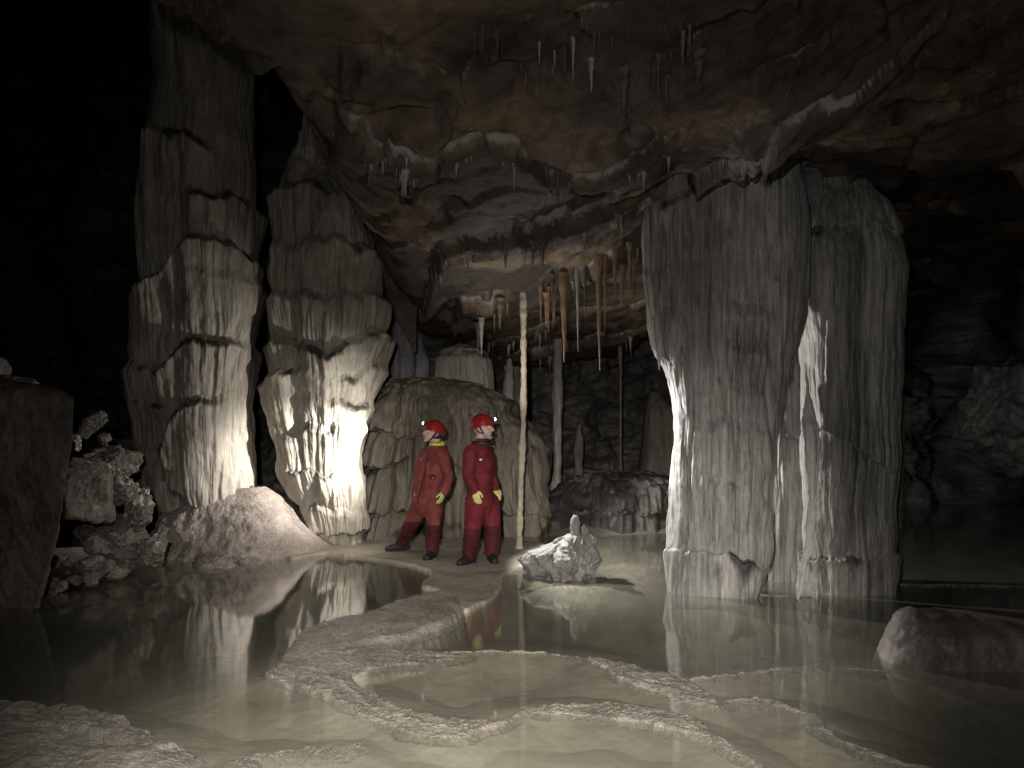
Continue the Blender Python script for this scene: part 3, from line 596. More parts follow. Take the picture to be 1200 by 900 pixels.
# ------------------------------------------------------------------ boulders
def sphere_dirs(n):
    bm = bmesh.new(); bmesh.ops.create_icosphere(bm, subdivisions=n, radius=1.0)
    V = np.array([v.co[:] for v in bm.verts]); T = np.array([[v.index for v in f.verts] for f in bm.faces]); bm.free()
    return V, T
SPH = {k: sphere_dirs(k) for k in (4, 5, 6)}
def rock(name, px0, py0, px1, py1, Y, dep, mat, seed, rough=0.18, cuts=10, calc=0.0, label=None, cat='rock', res=5, knob=0.0, group=None, tilt=0.0, parent=None):
    V, T = SPH[res]; r = np.random.default_rng(seed)
    c = P((px0+px1)/2, (py0+py1)/2, Y); sx = (px1-px0)/2*Y/F; sz = (py1-py0)/2*Y/F; sy = dep
    U = V.copy()
    rad = np.ones(len(U))
    for k in range(cuts):
        n = r.normal(size=3); n /= np.linalg.norm(n); h = r.uniform(0.55, 0.9)
        dn = U@n; rad = np.where(dn > h, np.minimum(rad, h/np.maximum(dn, 1e-3)), rad)
    q = seed*1.37
    rad = rad*(1+rough*fbm(U[:, 0]*1.6+q, U[:, 1]*1.6, U[:, 2]*1.6, 5, 201, 0.55))
    if knob: rad = rad*(1+knob*(billow(U[:, 0]*4+q, U[:, 1]*4, U[:, 2]*4, 3, 203)*2-0.4))
    U = U*rad[:, None]; U = U/np.abs(U).max(0)
    W = U*np.array([sx, sy, sz])
    if tilt:
        ct, st = math.cos(tilt), math.sin(tilt); W = np.stack([W[:, 0]*ct-W[:, 2]*st, W[:, 1], W[:, 0]*st+W[:, 2]*ct], -1)
    W = W+c
    ca = calc*(sstep(-0.1, 0.5, fbm(U[:, 0]*2.2+q, U[:, 1]*2.2, U[:, 2]*2.2, 4, 205))+0.35*sstep(0.2, 0.9, U[:, 2]))
    o = mesh_np(name, W, T, mat, origin=(c[0], c[1], c[2]-sz), attrs={'calc': ca, 'dirt_shade': (1-ca)*0.4*(calc == 0)}, parent=parent)
    if label: tag(o, label, cat, group)
    return o

column('rock_slab', [(444, -60, -20), (448, -60, 22), (452, -60, 44), (459, -60, 68), (468, -60, 82), (520, -60, 80), (560, -60, 74), (610, -60, 66), (660, -60, 54), (700, -60, 42), (718, -60, 38), (760, -60, 30)], 7.0, 0.75, M['slab'], flute=(0.0, 2), lump=(0.07, 0.9), fine=(0.03, 7), sup=16, shear=-0.66, seed=40, dirt_shade=0.1, nt_=420, nz=260,
       label='big dark upright rock slab at the left edge, sharp right edge leaning over the pool', cat='rock slab')
column('calcite_crust', [(470, 79, 83), (520, 79, 82.5), (570, 74, 77), (620, 66, 69.5), (670, 52, 58), (705, 40, 47), (712, 38, 46)], 6.62, 0.7, M['boulder'], flute=(0, 2), lump=(0.015, 5), fine=(0.008, 20), seed=41, dirt_shade=0.8, nt_=50, nz=300, label='thin pale calcite edge running down the side of the dark left slab', cat='crust')
rock('rock', 78, 535, 134, 622, 7.7, 0.45, M['boulder'], 3, rough=0.2, calc=0.35, label='brown rounded boulder right behind the dark left slab', cat='boulder', res=6)
rock('rock', 76, 490, 130, 512, 7.9, 0.13, M['white'], 4, rough=0.3, knob=0.12, tilt=0.62, label='white crusted finger of rock poking up right of the dark slab', cat='rock', res=6)
rock('rock', 80, 508, 96, 532, 7.7, 0.1, M['boulder'], 5, rough=0.3, calc=1.0, label='small pale knob just under the white crusted finger of rock', cat='rock')
rock('rock', 96, 515, 162, 575, 8.4, 0.35, M['boulder'], 6, rough=0.3, knob=0.15, calc=0.55, label='jagged boulder with white and tan crust above the left shore', cat='boulder', res=6)
rock('rock', 112, 505, 130, 522, 8.2, 0.1, M['white'], 62, rough=0.3, label='little white chip of rock lying on the jagged crusted boulder', cat='rock')
rock('rock', 112, 556, 162, 600, 8.1, 0.25, M['boulder'], 7, rough=0.35, knob=0.14, calc=0.7, label='crusted lump wedged behind the brown rounded boulder', cat='rock', res=6)
rock('rock', 146, 568, 178, 640, 8.3, 0.25, M['boulder'], 8, rough=0.3, knob=0.18, calc=0.8, tilt=-0.3, label='upright popcorn-crusted knob near the middle of the left shore', cat='rock', res=6)
rock('rock', 90, 600, 170, 668, 8.3, 0.4, M['boulder'], 9, rough=0.3, knob=0.1, calc=0.15, label='dark boulder under the popcorn-crusted knob on the left shore', cat='boulder', res=6)
rock('rock', 158, 624, 198, 668, 8.15, 0.25, M['boulder'], 10, rough=0.35, knob=0.14, calc=0.6, label='overhanging crusted rock at the waterline at the right end of the left shore', cat='rock', res=6)
rock('rock', 122, 650, 158, 680, 7.95, 0.25, M['boulder'], 11, rough=0.25, calc=0.5, label='flat pale stone at the waterline below the overhanging crusted rock', cat='stone')
rock('rock', 98, 650, 124, 668, 7.6, 0.18, M['boulder'], 12, rough=0.25, calc=0.45, label='small flat stone on top of the shore rubble', cat='stone')
k = 0
rr = random.Random(5)
for i in range(26):
    px = rr.uniform(52, 128); base = 700-(px-50)*0.36; py = base-rr.uniform(0, 45)*(1-(px-50)/110); s_ = rr.uniform(5, 13)
    Y = 7.15+(px-50)/90*0.55+max(0, (base-py))*0.012
    rock('stone', px-s_, py-s_*0.75, px+s_, py+s_*0.75, Y, s_*Y/F*0.9, M['boulder'], 300+i, rough=0.35, knob=0.12, calc=rr.uniform(0, 0.6), res=4,
         label='small broken stone in the rubble at the foot of the dark left slab', cat='stone', group='rubble at the left shore')
rock('rock', 222, 645, 282, 672, 8.75, 0.3, M['mound'], 15, rough=0.25, label='low grey rock half sunk in the water before the pinkish mound', cat='rock', res=6)
rock('rock', 276, 652, 318, 668, 9.0, 0.2, M['mound'], 16, rough=0.3, label='small lumpy stone at the waterline right of the low grey rock', cat='stone')
rock('rock', -16, 418, 10, 446, 9.0, 0.2, M['white'], 17, rough=0.3, label='pale broken rock tip above the dark slab at the left edge', cat='rock')
rock('rock', -10, 438, 40, 468, 7.6, 0.3, M['slab'], 18, rough=0.3, calc=0.4, label='dark stone with pale edge lying on top of the left slab', cat='rock')
column('boulder', [(711, 1068, 1090), (716, 1058, 1125), (722, 1053, 1170), (735, 1047, 1240), (755, 1038, 1260), (775, 1030, 1270), (795, 1026, 1275), (812, 1030, 1275), (840, 1035, 1275)], 5.3, 0.5, M['shore'], flute=(0, 2), lump=(0.07, 2.0), fine=(0.02, 9), sup=3, seed=44, dirt_shade=0.5, nt_=420, nz=200, label='big smooth brownish boulder in the pool at the right edge', cat='boulder')
rock('boulder', 1105, 405, 1260, 560, 13.0, 1.0, M['wall'], 19, rough=0.3, label='dim angular boulder in the black passage far right', cat='boulder', res=6)
column('flowstone_bank', [(552, 690, 760), (562, 660, 800), (580, 640, 822), (605, 628, 830), (625, 624, 834), (690, 622, 838)], 12.1, 0.5, M['wall'], tiers=[([(630, 560), (700, 552), (820, 565)], 0.25, 0.3), ([(630, 596), (720, 590), (830, 600)], 0.22, 0.3)], lump=(0.22, 1.2), flute=(0.05, 3), seed=61, dirt_shade=0.9, nt_=300, nz=160, label='dark tiered flowstone bank at the back of the cave behind the white crusted rock', cat='flowstone bank')

# white crusted rock with its nub
column('white_rock', [(625, 664, 690), (630, 650, 693), (638, 636, 694), (646, 622, 696), (656, 615, 698), (668, 616, 699), (676, 624, 697), (684, 640, 694), (692, 648, 690), (710, 650, 690)], 8.15, 0.75, M['white'], flute=(0.03, 4), lump=(0.12, 3.0), fine=(0.07, 10), sup=2.2, seed=45, dirt_shade=0.8, nt_=360, nz=240, label='white crusted rock in the pool right of the slender column', cat='rock')
column('stalagmite', [(603, 673, 675), (606, 670, 678), (613, 668.5, 680), (622, 668.5, 680), (640, 667, 682)], 8.1, 0.9, M['white'], flute=(0.004, 9), lump=(0.012, 6), fine=(0.006, 30), seed=46, dirt_shade=0.5, nt_=90, nz=100, label='stubby finger stalagmite on top of the white crusted rock', cat='stalagmite')
rock('white_rock', 676, 614, 692, 660, 8.05, 0.12, M['white'], 21, rough=0.3, knob=0.15, label='upright white knob beside the stubby finger stalagmite', cat='rock')

# ------------------------------------------------------------------ stalactites
def stal_mesh(name, h_r, seed, mat, n=20, rows=44):
    """unit stalactite hanging from z=0 to z=-1, unit top radius"""
    q = seed*2.3; t = np.linspace(0, 1, rows)[:, None]; th = np.linspace(0, 2*np.pi, n, endpoint=False)[None]
    r = 0.62*(1-t)**1.25+0.22*(1-t)**0.35+0.25*np.exp(-t*16)
    r = r*(1+0.25*fbm(np.cos(th)*0.9+q, np.sin(th)*0.9, t*h_r*0.35, 3, 301)+0.12*np.sin(t*h_r*3+q))
    ox = 0.35*fbm(t*2+q, 0, 0, 2, 303); oy = 0.35*fbm(t*2+q, 5, 0, 2, 304)
    V = np.stack([r*np.cos(th)+ox*t, r*np.sin(th)+oy*t, np.repeat(-t, n, 1)], -1)
    Q = grid_faces(rows, n, True)[:, ::-1]
    o = mesh_np(name, V, Q, mat, attrs={'dirt_shade': np.zeros(rows*n)}); me = o.data; bpy.data.objects.remove(o); return me
SM = {k: [stal_mesh('stalactite', 8, i+j*10, M[k]) for i in range(4)] for j, k in enumerate(('stal_brown', 'stal_grey', 'stal_dark'))}
def stal(px, py, tip, w, kind, label, group=None, name='stalactite', z_in=0.03):
    X, Y, zt = hang_point(px, py)
    Ltot = (tip-py)*Y/F+z_in
    o = bpy.data.objects.new(name, random.choice(SM[kind])); o.location = (X, Y, zt+z_in); r = 0.5*w*Y/F
    o.scale = (r, r, max(Ltot, 0.03)); o.rotation_euler.z = random.uniform(0, 6.28); link(o)
    tag(o, label, 'stalactite', group); return o
for px, py, tip, w, kd, lb in [
    (661, 322, 424, 15, 'stal_brown', 'long broad ochre stalactite, left of the three longest under the middle ledge'),
    (677, 316, 411, 7, 'stal_grey', 'slim pale stalactite between the two longest ochre ones'),
    (702, 300, 432, 11, 'stal_brown', 'longest ochre stalactite with a sharp tip, reaching lowest of all'),
    (709, 300, 391, 6, 'stal_brown', 'thin ochre stalactite close behind the longest one'),
    (686, 312, 375, 7, 'stal_dark', 'short dark stalactite between the pale slim one and the longest one'),
    (634, 326, 380, 10, 'stal_brown', 'stubby brown stalactite just right of the slender column'),
    (648, 322, 366, 7, 'stal_dark', 'short dark stalactite left of the broad ochre one'),
    (586, 350, 384, 11, 'stal_brown', 'squat brown stalactite left of the slender column'),
    (561, 380, 412, 13, 'stal_brown', 'blunt brown stalactite over the thick pale stump'),
    (721, 294, 350, 8, 'stal_brown', 'brown stalactite right of the longest one, above the dark passage'),
    (738, 286, 338, 9, 'stal_brown', 'brown stalactite nearest the left grey pillar'),
    (766, 285, 395, 6, 'stal_grey', 'pale stalactite against the upper left side of the left grey pillar'),
    (642, 195, 226, 5, 'stal_dark', 'dark stalactite at the left end of the upper fracture line'),
    (654, 200, 240, 10, 'stal_dark', 'thick black stalactite hanging from the notch in the upper ceiling'),
    (632, 50, 76, 6, 'stal_grey', 'leftmost pale tooth of the cluster near the top edge'),
    (650, 60, 82, 5, 'stal_grey', 'small pale tooth second from left in the cluster near the top'),
    (672, 45, 92, 7, 'stal_grey', 'long pale tooth in the middle of the cluster near the top'),
    (693, 70, 108, 11, 'stal_grey', 'broad pale tooth at the right of the cluster near the top'),
    (732, 85, 152, 18, 'stal_dark', 'big dark stalactite right of the pale teeth near the top'),
    (820, 60, 98, 22, 'stal_dark', 'stumpy dark stalactite over the left grey pillar near the top')]:
    stal(px, py, tip, w, kd, lb)
# the little drip stalactites along the ledges
def drip_row(line_idx, x0, x1, n, lmin, lmax, wmin, wmax, kinds, label, group, off=0.05):
    L = LINES[line_idx][0]
    for i in range(n):
        if i % 4 == 0: cpx = random.uniform(x0, x1)
        px = min(max(cpx+random.gauss(0, 7), x0), x1)
        # walk along the polyline to this pixel
        pxs = HX+L[:, 0]/L[:, 1]*F; X = np.interp(px, pxs, L[:, 0]); 
        Y = float(np.interp(X, L[:, 0], L[:, 1]))+off+random.uniform(-0.05, 0.09)
        z = float(ceil_full(X, Y)[0])
        o = bpy.data.objects.new('stalactite', random.choice(SM[random.choice(kinds)])); ln_ = lmin+(lmax-lmin)*random.random()**2.2
        r = random.uniform(wmin, wmax)*(0.5+1.1*min(1, ln_/lmax)); o.location = (X, Y, z+0.02); o.scale = (r, r, ln_+0.02); o.rotation_euler.z = random.uniform(0, 6.28); link(o)
        tag(o, label, 'stalactite', group)
drip_row(3, 445, 800, 62, 0.05, 0.26, 0.010, 0.028, ['stal_grey', 'stal_grey', 'stal_dark', 'stal_brown'], 'small drip stalactite in the fringe along the long central ceiling fracture', 'fringe of the central fracture')
drip_row(4, 560, 790, 58, 0.08, 0.50, 0.012, 0.035, ['stal_brown', 'stal_brown', 'stal_grey', 'stal_dark'], 'small brown drip stalactite among the long ochre ones above the slender column', 'fringe of the ochre stalactite ledge')
drip_row(1, 400, 790, 50, 0.04, 0.20, 0.010, 0.024, ['stal_grey', 'stal_grey', 'stal_dark'], 'small drip stalactite in the zigzag fringe across the upper ceiling', 'fringe of the zigzag ledge')
drip_row(6, 530, 780, 28, 0.08, 0.35, 0.012, 0.03, ['stal_grey', 'stal_dark'], 'small grey drip stalactite on the rearmost ceiling ledge', 'fringe of the rear ledge')
drip_row(5, 505, 640, 20, 0.06, 0.3, 0.012, 0.03, ['stal_grey', 'stal_brown'], 'small drip stalactite on the ledge above the thick pale stump', 'fringe over the stump')
for i in range(52):
    if i % 5 == 0: cpx, cpy = random.uniform(570, 790), random.uniform(5, 90)
    px = cpx+random.gauss(0, 12); py = max(2, cpy+random.gauss(0, 9)); ln_ = 6+40*random.random()**2
    stal(px, py, py+ln_, 2.5+ln_*0.13, random.choice(['stal_dark', 'stal_dark', 'stal_brown']), 'short dim stalactite in the crowd hanging near the top edge', 'crowd of stalactites near the top')

# ------------------------------------------------------------------ the two people
M['suit'] = plain_mat('red_coverall_cloth', (0.135, 0.015, 0.022), 0.75, 0.38, 5, 0.35, 70, 0.25)
M['suit_low'] = plain_mat('dark_red_leg_cloth', (0.065, 0.011, 0.016), 0.8, 0.45, 5, 0.35, 70, 0.25)
M['suit_faded'] = plain_mat('faded_red_coverall_cloth', (0.175, 0.040, 0.038), 0.75, 0.38, 5, 0.35, 70, 0.25)
M['skin'] = plain_mat('skin', (0.50, 0.33, 0.27), 0.5, 0.08, 20, 0.1, 90, 0.4)
M['helmet'] = plain_mat('red_helmet_plastic', (0.26, 0.014, 0.016), 0.28, 0.05, 6, 0.03, 40, 0.5)
M['black'] = plain_mat('black_rubber', (0.018, 0.018, 0.02), 0.6, 0.2, 20, 0.2, 60, 0.4)
M['glove'] = plain_mat('lime_glove_rubber', (0.50, 0.60, 0.20), 0.55, 0.15, 25, 0.2, 70, 0.4)
M['glove_y'] = plain_mat('yellow_glove_rubber', (0.62, 0.56, 0.20), 0.55, 0.15, 25, 0.2, 70, 0.4)
M['lime'] = plain_mat('lime_collar_cloth', (0.48, 0.66, 0.06), 0.7, 0.1, 20, 0.2, 90, 0.3)
M['hair'] = plain_mat('dark_hair', (0.03, 0.022, 0.018), 0.6, 0.3, 40, 0.3, 90, 0.3)
M['greyhair'] = plain_mat('grey_beard_hair', (0.30, 0.28, 0.27), 0.7, 0.3, 40, 0.4, 90, 0.3)
M['eye'] = plain_mat('eye_white', (0.7, 0.68, 0.65), 0.2, 0.02, 5, 0.0, 10, 0.5)
M['iris'] = plain_mat('dark_iris', (0.03, 0.02, 0.015), 0.2, 0.1, 5, 0.0, 10, 0.5)
M['metal'] = plain_mat('brushed_metal', (0.5, 0.5, 0.5), 0.35, 0.1, 30, 0.05, 80, 0.5, 1.0)
M['badge'] = plain_mat('white_print', (0.75, 0.72, 0.70), 0.6, 0.1, 30, 0.05, 80, 0.3)
M['lens'] = emit_mat('lit_headlamp_lens', (1.0, 0.95, 0.88), 5.0)

def unit(v): v = np.array(v, float); return v/np.linalg.norm(v)
def catmull(A, k):
    return densify(A, k)
class Vox:
    def __init__(s): s.V = []; s.Q = []; s.n = 0
    def tube(s, pts, rad, side=None, n=18, k=5):
        """pts: joints; rad: radius or (a, b) pairs, a along `side`"""
        pts = np.array(pts, float); R = np.array([(r, r) if np.isscalar(r) else r for r in rad], float)
        pts = catmull(pts, k); R = np.maximum(catmull(R, k), 0.002)
        T = np.gradient(pts, axis=0); T /= np.linalg.norm(T, axis=1)[:, None]+1e-9
        ref = unit(side) if side is not None else np.array([0.31, 0.9, 0.17])
        rows = []
        def ring_(c, t, r):
            a = ref-t*(ref@t); a = a/np.linalg.norm(a); b = np.cross(t, a)
            th = np.linspace(0, 2*np.pi, n, endpoint=False)[:, None]
            return c+a*np.cos(th)*r[0]+b*np.sin(th)*r[1]
        for u in (0.95, 0.75, 0.4):
            f = math.sqrt(1-u*u); rows.append(ring_(pts[0]-T[0]*u*R[0].min(), T[0], R[0]*f))
        for p, t, r in zip(pts, T, R): rows.append(ring_(p, t, r))
        for u in (0.4, 0.75, 0.95):
            f = math.sqrt(1-u*u); rows.append(ring_(pts[-1]+T[-1]*u*R[-1].min(), T[-1], R[-1]*f))
        s._rows(rows, n)
    def _rows(s, rows, n):
        V = np.vstack(rows); m = len(rows)
        V = np.vstack([V, rows[0].mean(0), rows[-1].mean(0)])
        F_ = [list(q) for q in (grid_faces(m, n, True)+s.n)]
        j = np.arange(n); j2 = (j+1) % n
        F_ += [[s.n+m*n, s.n+b, s.n+a] for a, b in zip(j, j2)]
        F_ += [[s.n+m*n+1, s.n+(m-1)*n+a, s.n+(m-1)*n+b] for a, b in zip(j, j2)]
        s.V.append(V); s.Q += F_; s.n += len(V)
    def ell(s, c, ax, B=np.eye(3), n=20):
        """ellipsoid: half-axes ax along the rows of B"""
        rows = []
        for u in np.linspace(-0.98, 0.98, 13):
            th = np.linspace(0, 2*np.pi, n, endpoint=False)[:, None]; f = math.sqrt(1-u*u)
            rows.append(np.array(c)+B[0]*np.cos(th)*f*ax[0]+B[1]*np.sin(th)*f*ax[1]+B[2]*u*ax[2])
        s._rows(rows, n)
    def raw(s):
        return np.vstack(s.V), s.Q
    def build(s, name, mat, parent, voxel=None, smooth=0, wrinkle=None, mat2=None, split_z=None, tint=None):
        V, Q = s.raw(); me = bpy.data.meshes.new(name)
        me.from_pydata([tuple(v) for v in V], [], [tuple(int(i) for i in q) for q in Q]); me.update()
        bm = bmesh.new(); bm.from_mesh(me); bmesh.ops.recalc_face_normals(bm, faces=bm.faces); bm.to_mesh(me); bm.free()
        o = bpy.data.objects.new(name, me); link(o)
        if voxel:
            md = o.modifiers.new('r', 'REMESH'); md.mode = 'VOXEL'; md.voxel_size = voxel
            if smooth:
                ms_ = o.modifiers.new('s', 'SMOOTH'); ms_.factor = 0.5; ms_.iterations = smooth
            bpy.context.view_layer.update()
            dg = bpy.context.evaluated_depsgraph_get(); m2 = bpy.data.meshes.new_from_object(o.evaluated_get(dg))
            o.modifiers.clear(); o.data = m2; bpy.data.meshes.remove(me); me = m2; me.name = name
        nv = len(me.vertices); co_ = np.empty(nv*3, np.float32); me.vertices.foreach_get('co', co_); co_ = co_.reshape(-1, 3)
        if wrinkle is not None:
            nn = np.empty(nv*3, np.float32); me.vertices.foreach_get('normal', nn); nn = nn.reshape(-1, 3)
            a, f = wrinkle; x, y, z = co_.T
            w = (0.5-billow(x*f*0.8+2*fbm(x*3, y*3, z*3, 2, 401), y*f*0.8, z*f+1.5*fbm(x*4, y*4, z*4, 2, 402), 2, 403)*1.4)
            co_ = co_+nn*(a*w)[:, None]
        me.vertices.foreach_set('co', (co_-np.array(parent.location, np.float32)).ravel() if parent else co_.ravel())
        me.materials.clear(); me.materials.append(mat)
        if mat2 is not None:
            me.materials.append(mat2)
            for p_ in me.polygons:
                if np.mean([co_[i][2] for i in p_.vertices]) < split_z: p_.material_index = 1
        me.update(); me.polygons.foreach_set('use_smooth', np.ones(len(me.polygons), bool))
        if parent is not None: o.parent = parent
        return o

def hand_chain(vx, wrist, tip_dir, palm_n, side, scale=1.0, grow=0.0, curl=0.5):
    """palm + four unequal bent fingers + thumb; side = towards the thumb"""
    t = unit(tip_dir); pn = unit(np.array(palm_n)-t*(np.array(palm_n)@t)); sd = np.cross(t, pn); sd = sd*np.sign(sd@np.array(side)+1e-6)
    w = np.array(wrist, float); S = scale
    vx.tube([w-t*0.02*S, w+t*0.03*S, w+t*0.085*S], [(0.030*S+grow, 0.022*S+grow), (0.038*S+grow, 0.018*S+grow), (0.041*S+grow, 0.015*S+grow)], side=sd, n=14)
    for i, (o, L) in enumerate([(0.030, 0.078), (0.0105, 0.088), (-0.0105, 0.082), (-0.030, 0.064)]):
        b = w+t*0.08*S+sd*o*S; d = t; p = [b-t*0.02*S, b]
        for k_ in range(3):
            d = unit(d+pn*curl*(0.55+0.25*k_)); p.append(p[-1]+d*L*S*(0.45, 0.32, 0.23)[k_])
        vx.tube(p, [0.0095*S+grow*0.6]*2+[0.0092*S+grow*0.6, 0.0082*S+grow*0.6, 0.0068*S+grow*0.6], n=10, k=3)
    b = w+t*0.022*S+sd*0.030*S
    vx.tube([b, b+unit(sd*0.8+t*0.75+pn*0.25)*0.035*S, b+unit(sd*0.55+t*1.0+pn*0.45)*0.066*S, b+unit(sd*0.4+t*1.1+pn*0.6)*0.088*S], [0.013*S+grow*0.6, 0.0115*S+grow*0.6, 0.010*S+grow*0.6, 0.008*S+grow*0.6], n=10, k=3)

def person(cfg):
    J = {k: (P(*v) if len(v) == 3 else np.array(v[:3])) for k, v in cfg['J'].items()}
    f = unit(cfg['f']); up = np.array([0, 0, 1.0]); lat = np.cross(up, f)      # lat = the person's left
    base = (J['ankL']+J['ankR'])/2; root = empty('person', (base[0], base[1], cfg['ground']))
    tag(root, cfg['label'], 'person', 'people in red cave suits')
    hf = unit(cfg['hf']); hl = unit(np.cross(up, hf)); hu = np.cross(hf, hl); hc = J['head']; S = cfg['hs']
    B = np.array([hf, hl, hu])
    H = lambda a, b, c: hc+S*(hf*a+hl*b+hu*c)
    # body: head, neck, trunk, limbs and hands as one surface
    b = Vox()
    b.ell(H(-0.005, 0, 0.025), (0.098*S, 0.076*S, 0.098*S), B); b.ell(H(0.035, 0, -0.035), (0.062*S, 0.060*S, 0.080*S), B)
    b.tube([H(0.02, 0.055, -0.045), H(0.075, 0.022, -0.092), H(0.082, 0, -0.098), H(0.075, -0.022, -0.092), H(0.02, -0.055, -0.045)], [0.018*S]*5, n=10, k=4)   # jaw
    b.tube([H(0.086, 0, 0.030), H(0.104, 0, 0.004), H(0.119, 0, -0.022), H(0.104, 0, -0.031)], [0.009*S, 0.011*S, 0.0145*S, 0.008*S], n=10)             # nose
    b.ell(H(0.098, 0.014, -0.026), (0.010*S,)*3); b.ell(H(0.098, -0.014, -0.026), (0.010*S,)*3)
    b.tube([H(0.076, 0.045, 0.036), H(0.092, 0.02, 0.040), H(0.092, -0.02, 0.040), H(0.076, -0.045, 0.036)], [0.009*S]*4, n=8)                          # brow
    b.tube([H(0.082, 0.026, -0.056), H(0.095, 0, -0.053), H(0.082, -0.026, -0.056)], [0.005*S, 0.0075*S, 0.005*S], n=8)                                 # lips
    b.tube([H(0.080, 0.022, -0.068), H(0.092, 0, -0.068), H(0.080, -0.022, -0.068)], [0.005*S, 0.0085*S, 0.005*S], n=8)
    for sgn in (1, -1):
        b.ell(H(0.060, sgn*0.040, -0.018), (0.022*S, 0.020*S, 0.02*S))                                                                                  # cheek
        b.tube([H(-0.012, sgn*0.074, 0.022), H(-0.030, sgn*0.086, 0.020), H(-0.032, sgn*0.085, -0.008), H(-0.014, sgn*0.075, -0.030)], [0.010*S]*4, n=8)  # ear
    b.tube([H(-0.03, 0, -0.03), J['neck']+np.array([0, 0, 0.02]), J['neck']-np.array([0, 0, 0.05])], [0.058*S, 0.056, 0.062], n=16)
    ch, wa, pe = J['chest'], J['waist'], J['pelvis']
    b.tube([J['neck']-[0, 0, .03], ch+[0, 0, 0.10], ch, wa, pe], [(0.08, 0.06), (0.15, 0.09), (0.15, 0.10), (0.13, 0.09), (0.14, 0.10)], side=lat)
    for s_ in 'LR':
        b.tube([J['sho'+s_], J['elb'+s_], J['wri'+s_]], [0.050, 0.042, 0.030]); b.tube([J['hip'+s_], J['kne'+s_], J['ank'+s_]-[0, 0, 0.0]], [0.075, 0.055, 0.042])
        b.tube([J['sho'+s_], ch+[0, 0, 0.08]], [0.05, 0.07])
        hand_chain(b, J['wri'+s_], J['tip'+s_]-J['wri'+s_], cfg['palm'+s_], f, cfg['hand'], 0.0, 0.45)
    body = b.build('body', M['skin'], root, voxel=0.0062, smooth=3)
    # eyes
    for sgn in (1, -1):
        e = Vox(); e.ell(H(0.080, sgn*0.031, 0.014), (0.0125*S,)*3, B); eo = e.build('eye', M['eye'], root)
        e = Vox(); e.ell(H(0.0905, sgn*0.032, 0.014), (0.004*S, 0.0062*S, 0.0062*S), B); io = e.build('iris', M['iris'], root); io.parent = eo
    # coverall
    c = Vox(); W = cfg['wide']
    c.tube([J['neck']+[0, 0, 0.005], J['neck']-[0, 0, 0.06], ch+[0, 0, 0.08], ch-[0, 0, 0.03], wa, pe, pe-[0, 0, 0.08]],
           [(0.078, 0.074), (0.135, 0.10), (0.195*W, 0.135*W), (0.20*W, 0.150*W), (0.178*W, 0.142*W), (0.195*W, 0.150*W), (0.15*W, 0.125*W)], side=lat, n=28)
    for s_ in 'LR':
        sh, el, wr = J['sho'+s_], J['elb'+s_], J['wri'+s_]
        c.tube([J['neck']-[0, 0, 0.055], sh+[0, 0, 0.0], 0.5*(sh+el), el, 0.4*el+0.6*wr, wr], [0.075, 0.085*W, 0.080*W, 0.070*W, 0.066*W, 0.053])
        hi, kn, an = J['hip'+s_], J['kne'+s_], J['ank'+s_]
        c.tube([hi+[0, 0, 0.05], 0.55*hi+0.45*kn, kn, 0.5*kn+0.5*an, an], [0.118*W, 0.112*W, 0.097*W, 0.092*W, 0.080*W])
    co_ = c.build('coverall', cfg['suit'], root, voxel=0.011, smooth=5, wrinkle=(0.024, 6.5), mat2=M['suit_low'], split_z=J['kneL'][2]*0.5+J['kneR'][2]*0.5+0.03)
    # zip flap down the front
    z_ = Vox(); q = []
    for cc, r, u in ((J['neck']-[0, 0, 0.05], 0.10, 0), (ch+[0, 0, 0.06], 0.146*W, 0), (ch-[0, 0, 0.05], 0.158*W, 0), (wa, 0.151*W, 0), (pe, 0.157*W, 0)): q.append(cc+f*r+lat*cfg['zip'])
    z_.tube(q, [(0.012, 0.007)]*5, side=lat, n=8); z_.build('zip_flap', M['suit_low'], root)
    # chest print and pocket
    for (dl, dz, wd, ht, nm, mt) in cfg['chest_bits']:
        pc = Vox(); cc = ch+[0, 0, dz]; ang = dl; dirv = f*math.cos(ang)+lat*math.sin(ang); tang = -f*math.sin(ang)+lat*math.cos(ang)
        surf = cc+f*math.cos(ang)*0.150*W+lat*math.sin(ang)*0.205*W
        pc.ell(surf+dirv*0.004, (wd, 0.012, ht), np.array([tang, dirv, up])); pc.build(nm, mt, root)
    # collar
    if cfg.get('collar') is not None:
        k_ = Vox(); rr_ = []
        for a in np.linspace(0, 2*np.pi, 17): rr_.append(J['neck']+np.array([0, 0, 0.028])+f*math.cos(a)*0.085+lat*math.sin(a)*0.082+np.array([0, 0, 0.012*-math.cos(a)]))
        k_.tube(rr_, [(0.034, 0.014)]*17, side=(0, 0, 1), n=10, k=2); k_.build('collar', cfg['collar'], root, voxel=0.008, smooth=2)
    k_ = Vox(); rr_ = []
    for a in np.linspace(0, 2*np.pi, 17): rr_.append(J['neck']-np.array([0, 0, 0.006])+f*math.cos(a)*0.098+lat*math.sin(a)*0.092)
    k_.tube(rr_, [(0.030, 0.015)]*17, side=(0, 0, 1), n=10, k=2); k_.build('suit_collar', M['black'] if cfg['collar'] is None else cfg['suit'], root, voxel=0.008, smooth=2)
